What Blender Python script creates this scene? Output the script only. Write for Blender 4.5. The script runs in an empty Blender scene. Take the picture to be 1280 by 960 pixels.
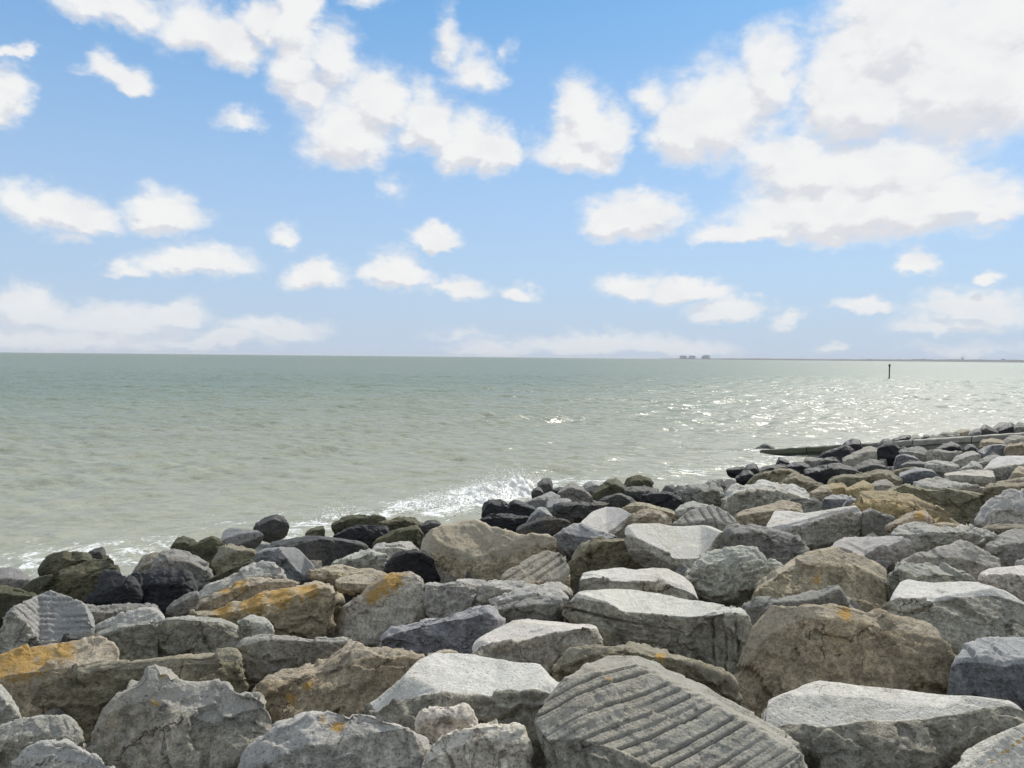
import bpy, math, random
import numpy as np
from mathutils import Matrix, Vector

random.seed(7)
rng = np.random.default_rng(7)
S = bpy.context.scene
COL = S.collection

# ------------------------------------------------------------------ camera
H = 3.3                                   # eye height above the water, metres
FPX = 950.0                               # focal length in photo pixels
PITCH, ROLL = 2.02, 0.56
MR = (Matrix.Rotation(math.radians(90 - PITCH), 3, 'X') @ Matrix.Rotation(math.radians(ROLL), 3, 'Z'))
MRn = np.array(MR)
cam = bpy.data.cameras.new('camera')
cam.sensor_width = 36
cam.lens = 36 * FPX / 1280
cam.clip_start = 0.05
cam.clip_end = 60000
camo = bpy.data.objects.new('camera', cam)
camo.matrix_world = Matrix.Translation((0, 0, H)) @ MR.to_4x4()
COL.objects.link(camo)
S.camera = camo

# ------------------------------------------------------------------ light
DENOISE = True
SUN_EL, SUN_AZ = 43.0, 32.0               # azimuth clockwise from +Y
sun = bpy.data.lights.new('sun', 'SUN')
sun.energy = 2.75
sun.angle = math.radians(0.6)
sun.color = (1.0, 0.955, 0.88)
suno = bpy.data.objects.new('sun', sun)
sd = Vector((math.sin(math.radians(SUN_AZ)) * math.cos(math.radians(SUN_EL)),
             math.cos(math.radians(SUN_AZ)) * math.cos(math.radians(SUN_EL)),
             math.sin(math.radians(SUN_EL))))
suno.rotation_euler = sd.to_track_quat('Z', 'Y').to_euler()
COL.objects.link(suno)
S.view_settings.view_transform = 'Standard'
S.view_settings.look = 'None'
S.view_settings.exposure = 0.5
S.view_settings.gamma = 1
S.cycles.use_denoising = DENOISE
S.cycles.max_bounces = 6
S.cycles.diffuse_bounces = 3
S.cycles.glossy_bounces = 2


def ray(px, py):
    d = MRn @ np.array([(px - 640) / FPX, -(py - 480) / FPX, -1.0])
    return d[0] / d[1], -d[2] / d[1]      # u = x/y and r = drop per metre of depth


class NT:
    """small helper to write node trees"""
    def __init__(self, tree):
        self.t = tree
        self.n = tree.nodes
        self.l = tree.links

    def node(self, typ, ins=None, **kw):
        nd = self.n.new(typ)
        for k, v in kw.items():
            setattr(nd, k, v)
        for k, v in (ins or {}).items():
            s = nd.inputs[k]
            if isinstance(v, bpy.types.NodeSocket):
                self.l.new(v, s)
            else:
                s.default_value = v
        return nd

    def math(self, op, a, b=None, c=None, clamp=False):
        ins = {0: a}
        if b is not None:
            ins[1] = b
        if c is not None:
            ins[2] = c
        nd = self.node('ShaderNodeMath', ins, operation=op)
        nd.use_clamp = clamp
        return nd.outputs[0]

    def vmath(self, op, a, b=None, c=None, out=0):
        ins = {0: a}
        if b is not None:
            ins[1] = b
        if c is not None:
            ins[2] = c
        return self.node('ShaderNodeVectorMath', ins, operation=op).outputs[out]

    def mix(self, f, a, b, blend='MIX'):
        nd = self.node('ShaderNodeMix', data_type='RGBA', blend_type=blend)
        for i, v in ((0, f), (6, a), (7, b)):
            if isinstance(v, bpy.types.NodeSocket):
                self.l.new(v, nd.inputs[i])
            else:
                nd.inputs[i].default_value = v if i == 0 else (tuple(v) + (1,) if len(v) == 3 else v)
        return nd.outputs[2]

    def noise(self, vec, scale, detail=4, rough=0.55, dist=0.0, out='Fac'):
        return self.node('ShaderNodeTexNoise', {'Vector': vec, 'Scale': scale, 'Detail': detail,
                                                'Roughness': rough, 'Distortion': dist}).outputs[out]

    def ramp(self, f, lo, hi, a=0.0, b=1.0, smooth=True):
        nd = self.node('ShaderNodeMapRange', {'Value': f, 'From Min': lo, 'From Max': hi, 'To Min': a, 'To Max': b})
        nd.interpolation_type = 'SMOOTHSTEP' if smooth else 'LINEAR'
        return nd.outputs[0]


# ------------------------------------------------------------------ sky
# cumulus: centre x, y, half width, half height (degrees of azimuth / elevation follow from them), weight
CLOUDS = [
    (118, 8, 62, 26, .8), (170, 20, 50, 30, .8), (245, 38, 62, 36, 1), (285, 62, 45, 34, .95), (330, 40, 34, 34, .8),
    (372, 40, 48, 48, 1), (362, 88, 42, 36, .85), (420, 85, 45, 40, .85), (385, 125, 45, 34, .85), (432, 178, 68, 46, 1.05),
    (470, 130, 55, 38, .95), (530, 158, 52, 40, 1.05), (580, 188, 52, 38, 1.05), (622, 200, 36, 34, 1.0), (500, 232, 24, 18, .5),
    (130, 92, 34, 22, .95), (165, 108, 40, 18, .95), (12, 132, 40, 36, 1), (14, 68, 18, 10, .7),
    (75, 270, 85, 28, 1.05), (205, 268, 64, 30, 1.05), (18, 250, 40, 20, .7), (90, 302, 34, 12, .45),
    (245, 330, 86, 23, 1.05), (170, 336, 45, 12, .7), (405, 347, 48, 23, 1.05), (497, 346, 44, 28, 1.1), (566, 365, 54, 16, .85),
    (549, 298, 36, 17, 1.0), (354, 293, 22, 12, .6), (650, 371, 28, 14, 1.0),
    (40, 396, 75, 28, .95), (150, 404, 120, 24, .9), (225, 396, 60, 18, .9), (345, 412, 78, 16, .9), (90, 428, 170, 20, .95), (270, 424, 100, 12, .8),
    (562, 60, 26, 36, .62), (590, 92, 34, 30, .72), (635, 66, 20, 14, .4), (300, 155, 34, 12, .6), (455, 8, 26, 12, .6),
    (728, 160, 46, 42, 1.05), (720, 195, 66, 32, 1.05), (765, 178, 34, 36, .9),
    (790, 275, 72, 30, 1.1), (760, 282, 40, 22, .9), (800, 240, 18, 8, .5),
    (1125, 50, 128, 98, 1.15), (1210, 110, 155, 104, 1.2), (1070, 132, 95, 74, 1.1), (1260, 30, 90, 80, 1), (960, 110, 60, 55, 1.0),
    (900, 155, 90, 62, 1.05), (860, 170, 56, 44, 1.0), (820, 125, 36, 24, .62), (985, 195, 90, 28, .75),
    (1010, 225, 100, 38, .95), (1100, 225, 125, 47, 1.0), (1070, 270, 200, 42, 1.2), (930, 296, 90, 17, 1.0), (1185, 255, 100, 36, 1.05),
    (1250, 262, 50, 26, .9), (1150, 328, 34, 21, 1.0), (1232, 347, 20, 10, .9),
    (790, 362, 60, 20, 1.0), (855, 370, 66, 18, 1.0), (915, 392, 60, 15, 1.05), (990, 404, 30, 11, .75),
    (1078, 386, 54, 12, .9), (1215, 384, 84, 22, .95), (1190, 408, 90, 14, .75), (1260, 395, 60, 20, .8),
    (735, 434, 120, 17, .95), (840, 434, 90, 15, .9), (620, 438, 70, 12, .7), (1035, 443, 26, 7, .7), (580, 420, 60, 9, .45), (1200, 438, 90, 9, .5),
]


def build_world():
    w = bpy.data.worlds.new('World')
    S.world = w
    w.use_nodes = True
    w.cycles.sampling_method = 'MANUAL'
    w.cycles.sample_map_resolution = 512
    g = bpy.data.node_groups.new('cloud_density', 'ShaderNodeTree')
    g.interface.new_socket('P', in_out='INPUT', socket_type='NodeSocketVector')
    g.interface.new_socket('D', in_out='OUTPUT', socket_type='NodeSocketFloat')
    T = NT(g)
    gi = T.node('NodeGroupInput')
    go = T.node('NodeGroupOutput')
    P = gi.outputs[0]
    # billowing warp of the outline
    stretch = T.vmath('MULTIPLY', P, (1.0, 1.5, 1.0))
    w1 = T.noise(stretch, 11.0, 3, .5, 0, 'Color')
    w2 = T.noise(stretch, 38.0, 5, .62, 0, 'Color')
    o1 = T.vmath('MULTIPLY', T.vmath('SUBTRACT', w1, (.5, .5, .5)), (.075, .045, 0))
    o2 = T.vmath('MULTIPLY', T.vmath('SUBTRACT', w2, (.5, .5, .5)), (.036, .030, 0))
    q = T.vmath('ADD', T.vmath('ADD', P, o1), o2)
    acc = None
    for (x, y, rx, ry, wt) in CLOUDS:
        u, r = ray(x, y)
        az = math.atan2(u, 1)
        el = math.atan2(-r, math.hypot(u, 1))
        k = math.cos(az) ** 2 / FPX * 1.13
        ax, ay = rx * k, ry * math.cos(az) / FPX * 1.13
        v = T.vmath('MULTIPLY_ADD', q, (1 / ax, 1 / ay, 0), (-az / ax, -el / ay, 0))
        v2 = T.vmath('MULTIPLY_ADD', v, (0, -.28, 0), T.vmath('ABSOLUTE', v))
        ln = T.vmath('LENGTH', v2, out=1)
        d = T.math('MULTIPLY_ADD', ln, -wt, wt)
        acc = d if acc is None else T.math('SMOOTH_MAX', acc, d, .16)
    # scattered cloud elsewhere in the sky, outside the part traced above
    sep = T.node('ShaderNodeSeparateXYZ', {0: P})
    out = T.math('MAXIMUM', T.ramp(T.math('ABSOLUTE', sep.outputs[0]), .60, .78), T.ramp(sep.outputs[1], .50, .66))
    nn = T.noise(T.vmath('MULTIPLY', P, (2.6, 4.2, 1)), 1.6, 4, .55)
    gen = T.math('MULTIPLY', T.ramp(nn, .28, .62, -.5, .9, False), out)
    gen = T.math('ADD', gen, T.math('MULTIPLY', T.math('SUBTRACT', 1.0, out), -1.0))
    acc = T.math('SMOOTH_MAX', acc, gen, .1)
    fb = T.noise(stretch, 30.0, 8, .6, .3)
    acc = T.math('ADD', acc, T.math('MULTIPLY', T.math('SUBTRACT', fb, .5), .62))
    g.links.new(acc, go.inputs[0])

    W = NT(w.node_tree)
    w.node_tree.nodes.clear()
    tc = W.node('ShaderNodeTexCoord')
    sep = W.node('ShaderNodeSeparateXYZ', {0: tc.outputs['Generated']})
    az = W.math('ARCTAN2', sep.outputs[0], sep.outputs[1])
    el = W.math('ARCSINE', sep.outputs[2])
    P = W.node('ShaderNodeCombineXYZ', {0: az, 1: el}).outputs[0]

    def dens(vec):
        nd = W.node('ShaderNodeGroup')
        nd.node_tree = g
        W.l.new(vec, nd.inputs[0])
        return nd.outputs[0]
    d0 = dens(P)
    d1 = dens(W.vmath('ADD', P, (.006, .020, 0)))
    alpha = W.ramp(d0, -.04, .60, 0, .97)
    alpha = W.math('MULTIPLY', alpha, W.ramp(d0, .05, .40, .72, 1.0))
    alpha = W.math('MULTIPLY', alpha, W.ramp(el, -.002, .10, .62, 1.0))
    # thick cloud towards the sun leaves this side in its own shade
    shade = W.math('MULTIPLY', W.ramp(W.math('SUBTRACT', d1, d0), -.06, .30), W.ramp(d0, .06, .45))
    puff = W.noise(W.vmath('MULTIPLY', P, (1, 1.5, 1)), 17.0, 6, .6, .2)
    shade = W.math('ADD', W.math('MULTIPLY', shade, .85), W.ramp(puff, .42, .72, 0, .30), None, True)
    ccol = W.mix(shade, (.97, .97, .962), (.765, .775, .82))
    low = W.ramp(el, .0, .13)
    ccol = W.mix(low, W.mix(.25, ccol, (.80, .79, .80)), ccol)
    sky = W.node('ShaderNodeTexSky', sky_type='NISHITA')
    sky.sun_disc = False
    sky.sun_elevation = math.radians(SUN_EL)
    sky.sun_rotation = math.radians(SUN_AZ)
    sky.air_density = 1.0
    sky.dust_density = .7
    sky.ozone_density = 2.2
    blue = W.mix(1.0, sky.outputs[0], (.60, .93, 1.20), 'MULTIPLY')
    grad = W.mix(W.ramp(el, .08, .55), (3.7, 5.6, 8.0), (1.0, 3.4, 6.7))
    grad = W.mix(W.ramp(el, .5, 1.4), grad, (.7, 2.3, 4.8))
    blue = W.mix(.68, blue, grad)
    # the hazy air along the horizon
    hz = W.math('POWER', 2.718, W.math('MULTIPLY', W.math('MAXIMUM', el, 0.0), -5.6))
    blue = W.mix(W.math('MULTIPLY', hz, .96), blue, (4.75, 5.55, 6.75))
    bg1 = W.node('ShaderNodeBackground', {'Color': blue, 'Strength': SKY_STRENGTH})
    bg2 = W.node('ShaderNodeBackground', {'Color': ccol, 'Strength': CLOUD_STRENGTH})
    mx = W.node('ShaderNodeMixShader', {0: alpha, 1: bg1.outputs[0], 2: bg2.outputs[0]})
    o = W.node('ShaderNodeOutputWorld', {0: mx.outputs[0]})


SKY_STRENGTH, CLOUD_STRENGTH = 0.080, 0.665
build_world()

# ------------------------------------------------------------------ numeric noise
_tab = np.random.default_rng(3).normal(size=(256, 3))
_tab /= np.linalg.norm(_tab, axis=1)[:, None]


def perlin(p):
    i = np.floor(p).astype(np.int64)
    f = p - i
    w = f * f * f * (f * (f * 6 - 15) + 10)
    out = 0
    for cx in (0, 1):
        for cy in (0, 1):
            for cz in (0, 1):
                h = ((i[:, 0] + cx) * 73856093 ^ (i[:, 1] + cy) * 19349663 ^ (i[:, 2] + cz) * 83492791)
                h = ((h >> 5) ^ h ^ (h >> 13)) & 255
                g = _tab[h]
                d = (g[:, 0] * (f[:, 0] - cx) + g[:, 1] * (f[:, 1] - cy) + g[:, 2] * (f[:, 2] - cz))
                out = out + d * ((w[:, 0] if cx else 1 - w[:, 0]) * (w[:, 1] if cy else 1 - w[:, 1]) * (w[:, 2] if cz else 1 - w[:, 2]))
    return out * 1.5


def fbm(p, oct=4, gain=.5):
    a, s, o = 1.0, 0.0, np.zeros(len(p))
    for k in range(oct):
        o += a * perlin(p * 2 ** k + 17.3 * k)
        s += a
        a *= gain
    return o / s


def cells(p, seed):
    """per-point random tilt inside Voronoi cells: flat chips with abrupt edges"""
    i = np.floor(p).astype(np.int64)
    best = np.full(len(p), 9e9)
    bd = np.zeros((len(p), 3))
    bh = np.zeros(len(p), np.int64)
    for dx in (-1, 0, 1):
        for dy in (-1, 0, 1):
            for dz in (-1, 0, 1):
                c = i + (dx, dy, dz)
                h = (c[:, 0] * 73856093 ^ c[:, 1] * 19349663 ^ c[:, 2] * 83492791 ^ seed * 2654435)
                h = ((h >> 5) ^ h ^ (h >> 13)) & 255
                ctr = c + .5 + _tab[h] * .42
                v = p - ctr
                d = (v * v).sum(1)
                m = d < best
                best[m] = d[m]
                bd[m] = v[m]
                bh[m] = h[m]
    nv = _tab[(bh * 7 + 31) & 255]
    return (nv * bd).sum(1)


def mesh_from(name, verts, faces, smooth=True):
    me = bpy.data.meshes.new(name)
    me.from_pydata(verts, [], faces)
    if smooth:
        me.polygons.foreach_set('use_smooth', np.ones(len(me.polygons), bool))
    me.update()
    return me


def grid_mesh(name, V, quads, tris=None):
    """fast mesh from numpy arrays"""
    me = bpy.data.meshes.new(name)
    nq = len(quads)
    nt = 0 if tris is None else len(tris)
    me.vertices.add(len(V))
    me.vertices.foreach_set('co', np.ascontiguousarray(V, dtype=np.float32).ravel())
    loops = quads.ravel() if nt == 0 else np.concatenate([quads.ravel(), tris.ravel()])
    me.loops.add(len(loops))
    me.loops.foreach_set('vertex_index', loops.astype(np.int32))
    me.polygons.add(nq + nt)
    st = np.concatenate([np.arange(nq) * 4, nq * 4 + np.arange(nt) * 3]).astype(np.int32)
    me.polygons.foreach_set('loop_start', st)
    me.polygons.foreach_set('use_smooth', np.ones(nq + nt, bool))
    me.update(calc_edges=True)
    me.validate()
    return me


def attr(me, name, vals):
    a = me.attributes.new(name, 'FLOAT', 'POINT')
    a.data.foreach_set('value', np.asarray(vals, dtype=np.float32))


def tag(o, label=None, cat=None, group=None, kind=None):
    if label:
        o['label'] = label
    if cat:
        o['category'] = cat
    if group:
        o['group'] = group
    if kind:
        o['kind'] = kind
    return o


def link(name, me, m=None, parent=None):
    o = bpy.data.objects.new(name, me)
    COL.objects.link(o)
    if m:
        me.materials.append(m)
    if parent:
        o.parent = parent
    return o


def new_mat(name):
    m = bpy.data.materials.new(name)
    m.use_nodes = True
    m.node_tree.nodes.clear()
    return m, NT(m.node_tree)


# ------------------------------------------------------------------ the lie of the land
# s runs from the crest by the camera down to the sea; the water's edge is near s = 14.2
def s_of(x, y):
    return -0.648 * x + 0.762 * y


def env_drop(s):                           # how far the tops of the boulders lie below the eye
    return np.minimum(1.55 + np.maximum(s - 3, 0) * .138, 3.16)


def env_depth(px, py):
    u, r = ray(px, py)
    lo, hi = 1.5, 90.0
    for _ in range(50):
        m = (lo + hi) / 2
        if r * m < env_drop(s_of(u * m, m)):
            lo = m
        else:
            hi = m
    return lo


# ------------------------------------------------------------------ stone material
def obj_attr(T, name, out):
    return T.node('ShaderNodeAttribute', attribute_type='OBJECT', attribute_name=name).outputs[out]


def geo_attr(T, name):
    return T.node('ShaderNodeAttribute', attribute_type='GEOMETRY', attribute_name=name).outputs['Fac']


def stone_material():
    m, T = new_mat('weathered_stone')
    tc = T.node('ShaderNodeTexCoord')
    oi = T.node('ShaderNodeObjectInfo')
    off = T.vmath('MULTIPLY', T.node('ShaderNodeCombineXYZ', {0: oi.outputs['Random'], 1: oi.outputs['Random'], 2: oi.outputs['Random']}).outputs[0], (91.0, 57.0, 33.0))
    P = T.vmath('ADD', tc.outputs['Object'], off)
    stone = obj_attr(T, 'stone_color', 'Color')
    top = obj_attr(T, 'top_color', 'Color')
    stain = obj_attr(T, 'stain', 'Fac')
    wet = obj_attr(T, 'wet', 'Fac')
    blot = obj_attr(T, 'blotch', 'Fac')
    lich = geo_attr(T, 'lichen')
    tf = geo_attr(T, 'lit_split_face')
    n_big = T.noise(P, 2.3, 5, .6, .4)
    n_mid = T.noise(P, 9.0, 6, .65, .3)
    n_fine = T.noise(P, 34.0, 6, .74)
    n_spk = T.noise(P, 85.0, 3, .7)
    # strata: stretched noise
    st = T.noise(T.vmath('MULTIPLY', P, (2.0, 2.0, 14.0)), 1.6, 5, .6, .8)
    fm = T.math('ADD', tf, T.math('MULTIPLY', T.math('SUBTRACT', n_mid, .5), .9))
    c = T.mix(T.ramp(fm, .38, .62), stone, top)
    c = T.mix(T.math('MULTIPLY', T.ramp(n_big, .46, .68), stain), c, (.215, .165, .098))
    v = T.math('MULTIPLY', T.ramp(n_big, .25, .75, .66, 1.34, False), T.ramp(n_mid, .28, .72, .58, 1.42, False))
    v = T.math('MULTIPLY', v, T.ramp(n_fine, .30, .70, .48, 1.54, False))
    v = T.math('MULTIPLY', v, T.ramp(st, .3, .7, .86, 1.14, False))
    flat = T.math('SUBTRACT', 1.0, T.math('MULTIPLY', T.ramp(tf, .5, .9), .72))
    v = T.math('MULTIPLY_ADD', T.math('SUBTRACT', v, 1.0), flat, 1.0)
    c = T.vmath('SCALE', c, None) if False else T.mix(1.0, c, T.node('ShaderNodeCombineColor', {0: v, 1: v, 2: v}).outputs[0], 'MULTIPLY')
    # mineral grains: pale feldspar, dark mica
    c = T.mix(T.math('MULTIPLY', T.ramp(n_spk, .58, .70), .55), c, T.vmath('ADD', T.vmath('MULTIPLY', c, (1.7, 1.7, 1.7)), (.03, .03, .028)))
    c = T.mix(T.math('MULTIPLY', T.ramp(n_spk, .44, .33), .75), c, T.vmath('MULTIPLY', c, (.30, .30, .29)))
    # crusts of dark and pale lichen
    vo = T.noise(P, 14.0, 7, .72, .6)
    c = T.mix(T.math('MULTIPLY', T.ramp(vo, .52, .60), blot), c, (.135, .105, .07))
    c = T.mix(T.math('MULTIPLY', T.ramp(T.noise(P, 26.0, 5, .7, .5), .60, .68), T.math('MAXIMUM', T.math('MULTIPLY_ADD', wet, -.9, .32), 0.0)), c, (.46, .45, .41))
    # hairline cracks
    wp = T.vmath('ADD', P, T.vmath('MULTIPLY', T.noise(P, 4.0, 4, .6, 0, 'Color'), (.35, .35, .35)))
    vd = T.node('ShaderNodeTexVoronoi', {'Vector': wp, 'Scale': 2.1}, feature='DISTANCE_TO_EDGE').outputs['Distance']
    crack = T.math('MULTIPLY', T.ramp(vd, .012, .0), T.ramp(n_big, .50, .58))
    c = T.mix(T.math('MULTIPLY', crack, .5), c, (.05, .047, .04))
    om = T.math('ADD', lich, T.math('MULTIPLY', T.math('SUBTRACT', T.noise(P, 30.0, 8, .78, .4), .5), 3.3))
    oc = T.mix(n_fine, (.47, .245, .03), (.36, .25, .09))
    c = T.mix(T.math('MULTIPLY', T.ramp(om, .44, .78), T.ramp(lich, .05, .25, 0, .88)), c, oc)
    rough = T.math('MULTIPLY_ADD', wet, -.66, .92)
    rough = T.math('ADD', rough, T.math('MULTIPLY', T.math('SUBTRACT', n_mid, .5), .3))
    b0 = T.math('ADD', T.math('MULTIPLY', n_mid, .75), T.math('ADD', T.math('MULTIPLY', n_fine, .22), T.math('MULTIPLY', st, .35)))
    b0 = T.math('MULTIPLY_ADD', crack, -.5, b0)
    bs = T.math('MULTIPLY', T.math('MULTIPLY_ADD', wet, -.25, .95), flat)
    bump = T.node('ShaderNodeBump', {'Strength': bs, 'Distance': .07, 'Height': b0})
    bump2 = T.node('ShaderNodeBump', {'Strength': .8, 'Distance': .010, 'Height': n_spk, 'Normal': bump.outputs[0]})
    p = T.node('ShaderNodeBsdfPrincipled', {'Base Color': c, 'Roughness': rough, 'Normal': bump2.outputs[0]})
    p.inputs['Specular IOR Level'].default_value = .32
    T.node('ShaderNodeOutputMaterial', {0: p.outputs[0]})
    return m


STONE = stone_material()

# colour families: stone, worn or split top with painted sunlight, stain, wet, blotch, relief
FAM = {
    'G': ((.265, .256, .222), (.30, .292, .262), .28, .0, .12, 1.2),
    'g': ((.165, .162, .148), (.22, .217, .20), .18, .12, .08, 1.2),
    'L': ((.325, .318, .288), (.36, .353, .326), .20, .0, .10, 1.2),
    'T': ((.310, .266, .192), (.355, .312, .24), .36, .0, .14, 1.15),
    'Y': ((.34, .27, .15), (.33, .27, .17), .45, .0, .12, .9),
    'P': ((.360, .345, .305), (.42, .40, .36), .12, .0, .05, .7),
    'W': ((.500, .470, .405), (.50, .475, .415), .10, .0, .75, 1.2),
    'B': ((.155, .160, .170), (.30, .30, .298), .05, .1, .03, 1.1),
    'D': ((.050, .050, .047), (.075, .075, .07), .15, .40, .0, 1.0),
    'K': ((.019, .019, .021), (.032, .032, .034), .0, .48, .0, 1.1),
    'A': ((.060, .060, .034), (.075, .075, .042), .25, .35, .05, 1.2),
    'O': ((.185, .168, .115), (.235, .215, .16), .38, .0, .18, 1.1),
    'S': ((.190, .185, .175), (.23, .225, .215), .15, .65, .0, .5),
}
WARM = (1.33, 1.28, 1.18)
PALE = (.49, .478, .445)  # clean worn tops, part of their sunlit brightness put into the colour
TILE = {'A': (0, 720, 4), 'B': (320, 720, 4), 'C': (640, 720, 4), 'D': (960, 720, 4),
        'E': (0, 620, 16 / 3), 'F': (200, 620, 16 / 3), 'G': (400, 580, 16 / 3), 'H': (600, 580, 16 / 3),
        'I': (800, 560, 16 / 3), 'J': (1040, 560, 16 / 3), 'K': (920, 515, 64 / 9), 'L': (1100, 515, 64 / 9)}
ROCKS = []


def R(tile, fam, label, back, edge, bot, **kw):
    ROCKS.append((tile, fam, label, back, edge, bot, kw))


def pts(tile, flat):
    x0, y0, k = TILE[tile]
    a = np.array(flat, float).reshape(-1, 2) / k + (x0, y0)
    for i in range(1, len(a)):             # run strictly left to right
        a[i, 0] = max(a[i, 0], a[i - 1, 0] + .05)
    return a


def along(poly, t):
    x = (poly[:, 0] - poly[0, 0]) / (poly[-1, 0] - poly[0, 0])
    return np.stack([np.interp(t, x, poly[:, 0]), np.interp(t, x, poly[:, 1])], 1)


def rays(P):
    d = np.stack([(P[..., 0] - 640) / FPX, -(P[..., 1] - 480) / FPX, -np.ones(P.shape[:-1])], -1) @ MRn.T
    return d[..., 0] / d[..., 1], -d[..., 2] / d[..., 1]


def project(V):
    d = (V - (0, 0, H)) @ MRn
    return 640 + FPX * d[:, 0] / -d[:, 2], 480 - FPX * d[:, 1] / -d[:, 2]


def build_rock(spec):
    tile, fam, label, back, edge, bot, kw = spec
    back, bot = pts(tile, back), pts(tile, bot)
    stone, topc, stain, wet, blot, relief = FAM[fam]
    if kw.get('pale'):
        topc = PALE
    wpx = max(back[-1, 0], bot[-1, 0]) - min(back[0, 0], bot[0, 0])
    k = kw.get('res', 1.0)
    NC = int((92 if wpx > 110 else 64 if wpx > 55 else 40 if wpx > 25 else 26) * k)
    NM = int((112 if wpx > 110 else 76 if wpx > 55 else 48 if wpx > 25 else 32) * k)
    t = np.linspace(0, 1, NC)
    t = t + .06 * np.sin(2 * np.pi * t) / (2 * np.pi) * -1
    Bp, Fp = along(back, t), along(bot, t)
    if edge is None or len(edge) == 1:
        f = edge[0] if edge else .4
        Ep = Bp * (1 - f) + Fp * f
    else:
        Ep = along(pts(tile, edge), t)
    cx, cy = Ep[:, 0].mean(), Ep[:, 1].mean()
    D = env_depth(min(max(cx, -60), 1340), cy) * kw.get('k', 1.0)
    size = wpx / FPX * D
    th = np.clip(size, .35, 1.7) * kw.get('th', 1.0)
    tt, tb = math.tan(math.radians(kw.get('tilt', 14))), math.tan(math.radians(kw.get('face', 70)))
    ub, rb = rays(Bp)
    ue, re = rays(Ep)
    uf, rf = rays(Fp)
    yaw = kw.get('yaw', 0.0)               # right end of the front edge lies further back
    De = D * (1 + yaw * (Ep[:, 0] - cx) / FPX)
    db = De * (re + tt) / (np.maximum(rb, .004) + tt)
    db = np.minimum(db, De + 1.6 * th)
    df = De * (re + tb) / (rf + tb)
    pB = np.stack([db, -rb * db], 1)
    pE = np.stack([De, -re * De], 1)
    pF = np.stack([df, -rf * df], 1)
    e = np.sin(np.pi * np.clip(t, 0, 1)) ** .5
    hid = .35 + .65 * e
    pG = pF + np.stack([.22 * th * hid, -.34 * th * hid], 1)
    pK = pB + np.stack([.30 * th * hid, -.16 * th * hid], 1)
    zl = np.minimum(pG[:, 1], pK[:, 1] - .2 * th * hid)
    pH = np.stack([pK[:, 0] + .12 * th * hid, zl], 1)
    loop = np.stack([pB, pE, pF, pG, pH, pK], 1)              # NC,6,2
    uu = np.stack([ub, ue, uf, uf, ub, ub], 1)
    um = uu[:, :3].mean()
    uu[:, 3:] = um + (uu[:, 3:] - um) * .88
    fr = np.array([.30, .34, .12, .10, .06, .08])
    cnt = np.maximum(3, np.round(fr * NM)).astype(int)
    segs, us, tfm = [], [], []
    for i in range(6):
        j = (i + 1) % 6
        w = (np.arange(cnt[i]) / cnt[i])[None, :, None]
        segs.append(loop[:, i:i + 1] * (1 - w) + loop[:, j:j + 1] * w)
        us.append(uu[:, i:i + 1] * (1 - w[..., 0]) + uu[:, j:j + 1] * w[..., 0])
        f0, f1 = (1, 1) if i == 0 else (0, 0)
        tfm.append(np.full((NC, cnt[i]), 1.0 if i in (0, 5) else 0.0))
    L = np.concatenate(segs, 1)
    U = np.concatenate(us, 1)
    TF = np.concatenate(tfm, 1)
    M = L.shape[1]
    X = np.stack([U * L[..., 0], L[..., 0], L[..., 1] + H], -1)  # NC,M,3
    # rounded ends
    caps = []
    for side in (0, -1):
        c = X[side].mean(0)
        inn = X[1 if side == 0 else -2].mean(0)
        outv = (c - inn)
        outv = outv / (np.linalg.norm(outv) + 1e-6) * .05 * th
        rad = np.linalg.norm(X[side] - c, axis=1).mean()
        outv *= min(1, rad / (.2 * th + 1e-6))
        rings = [c + (X[side] - c) * s + outv * q for s, q in ((.92, .10), (.62, .18), (.3, .22), (.02, .24))]
        caps.append(rings)
    X = np.concatenate([np.stack(caps[0][::-1]), X, np.stack(caps[1])], 0)
    TF = np.concatenate([np.repeat(TF[:1], 4, 0), TF, np.repeat(TF[-1:], 4, 0)], 0)
    n = X.shape[0]
    for it in range(max(1, int(kw.get('rd', 1) * NM / 75))):      # knock off the sharpest corners
        Y = .5 * X + .25 * (np.roll(X, 1, 1) + np.roll(X, -1, 1))
        Y[1:-1] = .6 * Y[1:-1] + .2 * (Y[:-2] + Y[2:])
        X = Y
    for it in range(2):
        TF = .5 * TF + .25 * (np.roll(TF, 1, 1) + np.roll(TF, -1, 1))
    V = X.reshape(-1, 3)
    # broken facets: a few random planes shave the corners
    c = V.mean(0)
    r2 = np.random.default_rng(abs(hash((round(cx), round(cy)))) % 99991)
    V = c + (V - c) * 1.025
    for q in range(15):
        nrm = r2.normal(size=3)
        nrm /= np.linalg.norm(nrm)
        h = (V - c) @ nrm
        mx = h.max()
        lim = mx - r2.uniform(.0, .085) * th
        over = np.maximum(h - lim, 0)
        V = V - over[:, None] * nrm * .97
    X = V.reshape(n, M, 3)
    Y = X.copy()                           # a smoothed copy gives steady normals over the sharp edges
    for it in range(max(3, NM // 14)):
        Z = .5 * Y + .25 * (np.roll(Y, 1, 1) + np.roll(Y, -1, 1))
        Z[1:-1] = .5 * Z[1:-1] + .25 * (Z[:-2] + Z[2:])
        Y = Z
    a = np.roll(Y, -1, 1) - np.roll(Y, 1, 1)
    b = np.gradient(Y, axis=0)
    N = np.cross(a, b)
    ln = np.linalg.norm(N, axis=-1, keepdims=True)
    N = N / np.maximum(ln, 1e-9)
    if ((X - c) * N).sum() < 0:
        N = -N
        flip = True
    else:
        flip = False
    N = N.reshape(-1, 3)
    tf = TF.reshape(-1)
    flat = kw.get('flat', 1.0 if kw.get('pale') else .3)
    am = relief * kw.get('rel', 1.0) * (1 - .82 * flat * np.clip(tf * 1.2, 0, 1))
    sc = th
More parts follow.
